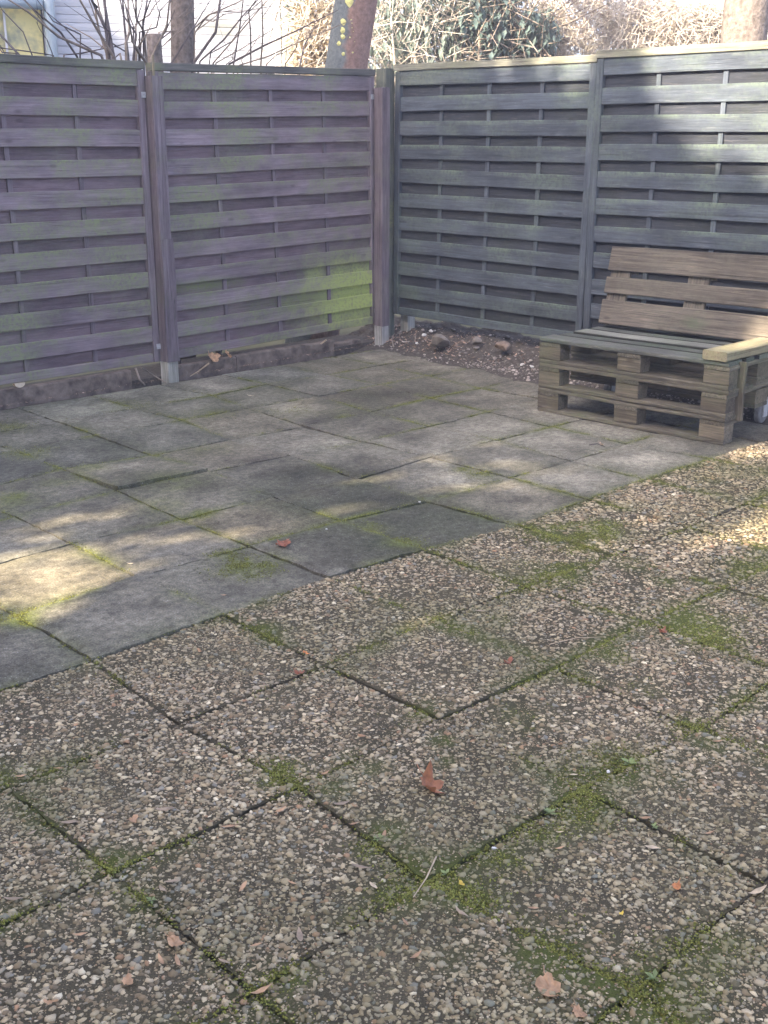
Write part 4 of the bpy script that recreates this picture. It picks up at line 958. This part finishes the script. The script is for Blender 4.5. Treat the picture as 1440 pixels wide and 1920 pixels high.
leaf(1030, 1858, .036, L_TAN, 'torn pinkish tan leaf at the bottom edge on moss', .8, seed=6, curl=.3)
leaf(575, 1227, .016, L_OR, 'tiny orange leaf by the mossy joint above the dark red leaf', 1.6, seed=7, lobes=2, asp=.5)
leaf(1268, 1664, .015, L_OR, 'bright orange leaf scrap on the pebble slab at lower right', .2, seed=8, lobes=3)
leaf(1165, 1716, .007, L_YEL, 'tiny yellow leaf scrap on the raised pebble slab', .2, seed=9, lobes=3)
leaf(866, 1660, .009, L_YEL, 'tiny yellow leaf scrap in the mossy joint', 1.2, seed=10, lobes=2)
leaf(375, 1223, .014, L_TAN, 'small tan leaf just below the smooth slabs on pebbles', 1.4, seed=11, lobes=2, asp=.5)
leaf(250, 1540, .017, L_TAN, 'pinkish dry leaf on the pebble slab at left', .4, seed=12, lobes=3)
leaf(328, 1770, .022, L_TAN, 'ragged tan leaf at lower left beside the dark joint', 1.5, seed=13, lobes=3)
leaf(240, 1842, .016, L_TAN, 'brown leaf scrap at lower left below the ragged leaf', .9, seed=14, lobes=3)
leaf(1085, 1902, .018, L_TAN, 'tan leaf scrap cut by the bottom edge of the view', .9, seed=15, lobes=3)
leaf(95, 1882, .013, L_TAN, 'tan leaf scrap in the bottom left corner', 2.4, seed=16, lobes=2, asp=.55)
leaf(1128, 834, .030, L_GREY, 'dark dry leaf remains on the slab in front of the pallets', 1.0, seed=17, lobes=3, curl=.2, asp=.35)
q = ony(398, 676, .155); leaf(0, 0, .062, L_TAN, 'big brown oak-like leaf hanging over the kerb stone', .2, seed=18, curl=.5, tilt=(.9, .1), pos=(q[0], .150, .110))
q = ony(426, 668, .155); leaf(0, 0, .040, L_TAN, 'smaller brown leaf beside the big one on the kerb stone', 1.2, seed=19, curl=.5, tilt=(.9, -.2), pos=(q[0], .150, .112))
# winged seeds and chips of bark
SV = [(-1, 0, .05), (-.5, -.16, .03), (.1, -.22, .05), (.7, -.14, .10), (1, 0, .05), (.7, .12, .02), (.1, .17, .06), (-.5, .1, .02)]
SEED = [mesh('seed', [(x, y, z*f+(.18*x*x if f > 1.2 else 0)) for x, y, z in SV], [tuple(range(8))]) for f in (1, 1.4, 2)]
FR = [(430,1549,.017,.1,0),(525,1520,.017,.9,0),(310,1518,.020,.05,1),(130,1541,.018,-.1,1),(640,1507,.018,.3,1),(662,1545,.010,.5,0),(700,1660,.014,-1.1,2),(675,1626,.020,-.2,1),(305,1668,.013,-1,1),(322,1652,.014,0,1),
(595,1352,.014,.5,2),(668,1312,.014,1.4,2),(455,1662,.014,1.2,0),(547,1655,.010,-.5,0),(563,1755,.016,-1.4,1),(480,1771,.010,.3,0),(333,1802,.013,-1.2,0),(302,1800,.013,-1.1,0),(760,1728,.010,-1.1,0),(865,1712,.017,-1,1),
(1210,1534,.013,.1,0),(1222,1588,.013,-.2,2),(25,1686,.018,0,1),(490,1858,.017,.4,0),(720,1565,.013,1.4,0),(520,1225,.012,-.2,2),(545,1226,.013,.3,2),(1075,1452,.010,.2,2),(1345,1390,.014,.1,0),(1420,1672,.020,.4,2),(110,1440,.011,.2,0),(40,1455,.012,.1,0),
(420,1116,.010,0,0),(690,1118,.010,0,2),(470,742,.020,-.1,2),(245,1057,.012,.2,2),(900,1145,.014,-.1,1),(1050,1560,.008,0,2),(640,1195,.009,.1,2),(185,1440,.010,.3,0),(355,1215,.009,.1,1),(610,1450,.011,.8,0),(735,1462,.010,-.4,1),(1050,1590,.011,.2,0),(780,1792,.012,.7,0),(420,1802,.012,-.6,1),(150,1752,.012,.2,0),(60,1562,.012,.9,1),(1000,1702,.010,.1,0),(1120,1602,.010,-.7,1),(1330,1562,.012,.3,0),(880,1422,.010,.5,0),(700,1332,.009,-.2,1)]
SM = [L_TAN, L_GREY, L_PALE]
LMK = [(532, 1024, 'the red brown curled leaf'), (805, 1480, 'the crumpled brown leaf'), (562, 1265, 'the left dark red leaf'), (1030, 1858, 'the torn pinkish leaf'), (1268, 1664, 'the bright orange scrap'),
       (250, 1540, 'the pinkish dry leaf'), (328, 1770, 'the ragged tan leaf'), (818, 1640, 'the straight pale twig'), (1180, 1432, 'the seedling at right'), (208, 1635, 'the joint crossing at left'), (475, 1858, 'the joint crossing at the bottom'),
       (560, 1475, 'the joint crossing at centre left'), (953, 1244, 'the right dark red leaf'), (300, 715, 'the left post foot'), (1140, 1640, 'the raised pebble slab tip'), (240, 1842, 'the brown leaf scrap')]
USED = set()
for n_, (px, py, sz, a, mi) in enumerate(FR):
    q = onz(px, py, .006)
    me = SEED[n_ % 3].copy(); o = link('winged_seed', me, SM[mi], loc=(q[0], q[1], .006), rot=(random.uniform(-.2, .2), random.uniform(-.15, .15), a-YAW+.0)); o.scale = (sz*1.3, sz*random.uniform(1.7, 2.3), sz*1.3)
    kind_ = ('tan', 'grey brown', 'pale bleached')[mi]
    for (lx, ly, ln) in sorted(LMK, key=lambda t_: math.hypot(t_[0]-px, t_[1]-py)):
        dx, dy = px-lx, py-ly
        dr = ('right of' if dx > 0 else 'left of') if abs(dx) > 1.6*abs(dy) else ('below' if dy > 0 else 'above') if abs(dy) > 1.6*abs(dx) else ('below and right of' if dx > 0 else 'below and left of') if dy > 0 else ('above and right of' if dx > 0 else 'above and left of')
        lab = kind_+' winged seed '+dr+' '+ln
        if lab not in USED: break
    USED.add(lab); tag(o, lab, 'seed', 'winged seeds on the paving')
for (px, py, lab) in ((1141, 1446, 'white snail shell like chip on the pebble slabs at right'), (926, 1590, 'white chip beside the mossy joint right of centre'), (787, 941, 'white chip on the smooth slab joint'), (612, 992, 'white chip on the sunlit smooth slab right of the red leaf')):
    q = onz(px, py, .006); o = link('white_chip', rock_mesh(px, 1), M_STONEW, loc=(q[0], q[1], .006), rot=(0, 0, px)); o.scale = (.008, .006, .005); tag(o, lab, 'chip')
M_TWIGG = plain('straw_twig', (.36, .28, .19), .3, 40, .9)
def stick(pts_, r, mat, label, name='twig', cat='twig'):
    c = np.mean(pts_, 0); V_, F_ = tube([np.array(p)-c for p in pts_], [r*(1-.5*i/(len(pts_)-1)) for i in range(len(pts_))], 5)
    return tag(link(name, mesh('twig', V_, F_), mat, loc=tuple(c)), label, cat)
stick([onz(818, 1606, .012), onz(800, 1645, .016), onz(775, 1682, .008)], .0022, M_TWIGG, 'straight pale twig lying across the mossy joint in the foreground')
stick([onz(827, 1208, .010), onz(830, 1222, .012), onz(815, 1245, .008)], .0018, M_TWIGG, 'short curved pale twig on the pebble slab near the centre')
stick([onz(1030, 1208, .008), onz(1080, 1196, .014), onz(1135, 1194, .008)], .0016, M_TWIGG, 'long thin bleached stalk by the mossy crack at right')
stick([ony(254, 690, .14), onz(262, 712, .05), onz(272, 722, .008)], .008, M_TWIG, 'thick twig leaning on the kerb left of the post')
stick([ony(266, 690, .14), onz(290, 705, .04), onz(312, 718, .008)], .006, M_TWIG, 'thin twig slanting down to the foot of the post')
stick([ony(392, 681, .13), onz(372, 696, .03), onz(356, 706, .006)], .006, M_TWIGG, 'pale twig under the brown leaf at the kerb')
stick([ony(612, 637, .14), onz(592, 652, .05), onz(572, 666, .008)], .006, M_TWIGG, 'pale twig leaning on the kerb below the green stain')
stick([onz(1105, 834, .006), onz(1120, 832, .009), onz(1135, 838, .006)], .003, M_TWIGD, 'dark twig on the slab in front of the pallets')
for n_, (a, b_, lab) in enumerate((((733, 632), (752, 612), 'reddish root leaning at the corner post'), ((738, 650), (745, 615), 'pale root standing beside the corner post'), ((742, 634), (768, 640), 'grey root lying from the corner to the pale foot'), ((775, 648), (777, 620), 'thin upright root in front of the pale post foot'), ((730, 640), (738, 605), 'thin root rising behind the corner post'))):
    A = onz(*a, .03); B = onz(*b_, .10); mid = (A+B)/2+rng.normal(0, .02, 3); stick([A, mid, B], .006, M_TWIG if n_ % 2 else M_TWIGP, lab, 'root', 'root')
M_WEED = leafy('weed_leaf', (.22, .27, .10), .3, 60)
def weed(px, py, size, label, seed):
    r = np.random.default_rng(seed); q = onz(px, py, .004); V_, F_ = [], []
    for k_ in range(9):
        a = r.uniform(0, 6.28); el = r.uniform(.15, .9); L = size*r.uniform(.6, 1.1); wd = L*.22
        d = np.array([math.cos(a)*math.cos(el), math.sin(a)*math.cos(el), math.sin(el)]); s_ = np.array([-math.sin(a), math.cos(a), 0])*wd
        b0 = len(V_); V_ += [d*.05*L, d*L*.55+s_, d*L-np.array([0, 0, L*.15]), d*L*.55-s_]; F_ += [(b0, b0+1, b0+2, b0+3)]
    tag(link('weed', mesh('weed', V_, F_), M_WEED, loc=(q[0], q[1], .004)), label, 'weed', 'small weeds in the joints')
weed(1180, 1432, .026, 'pale green seedling in the mossy corner at right', 1); weed(1228, 1836, .024, 'pale green rosette at the tip of the raised slab', 2); weed(710, 1572, .018, 'tiny pale seedling below the crumpled brown leaf', 3)
weed(1030, 1525, .020, 'pale seedling in the mossy joint right of centre', 4); weed(284, 1688, .017, 'green seedling in the dark joint at lower left', 5); weed(1226, 1551, .015, 'small green seedling beside the pale winged seed', 6); weed(835, 1640, .018, 'pale seedling in the moss right of the straight twig', 7)
print('moss tufts', NMOSS, 'slabs', len(SLABS), 'tris', sum(len(m.polygons) for m in bpy.data.meshes))

# ------------------------------------------------------------------ thin air volume added to stand in for lens glare
V_, F_ = [], []; box(V_, F_, -22, 45, -16, 45, -1.1, 17.5)
hz = link('glare_haze', mesh('glare_haze', V_, F_)); tag(hz, 'thin bright veil added in the air for lens glare', 'glare_haze', kind='stuff')
hm = bpy.data.materials.new('glare_haze_air'); hm.use_nodes = True; hn = hm.node_tree; hn.nodes.clear()
ho = hn.nodes.new('ShaderNodeOutputMaterial'); hv = hn.nodes.new('ShaderNodeVolumePrincipled')
hv.inputs['Color'].default_value = (.90, .87, .93, 1); hv.inputs['Density'].default_value = 0.0065
hn.links.new(hv.outputs[0], ho.inputs['Volume']); hz.data.materials.append(hm)
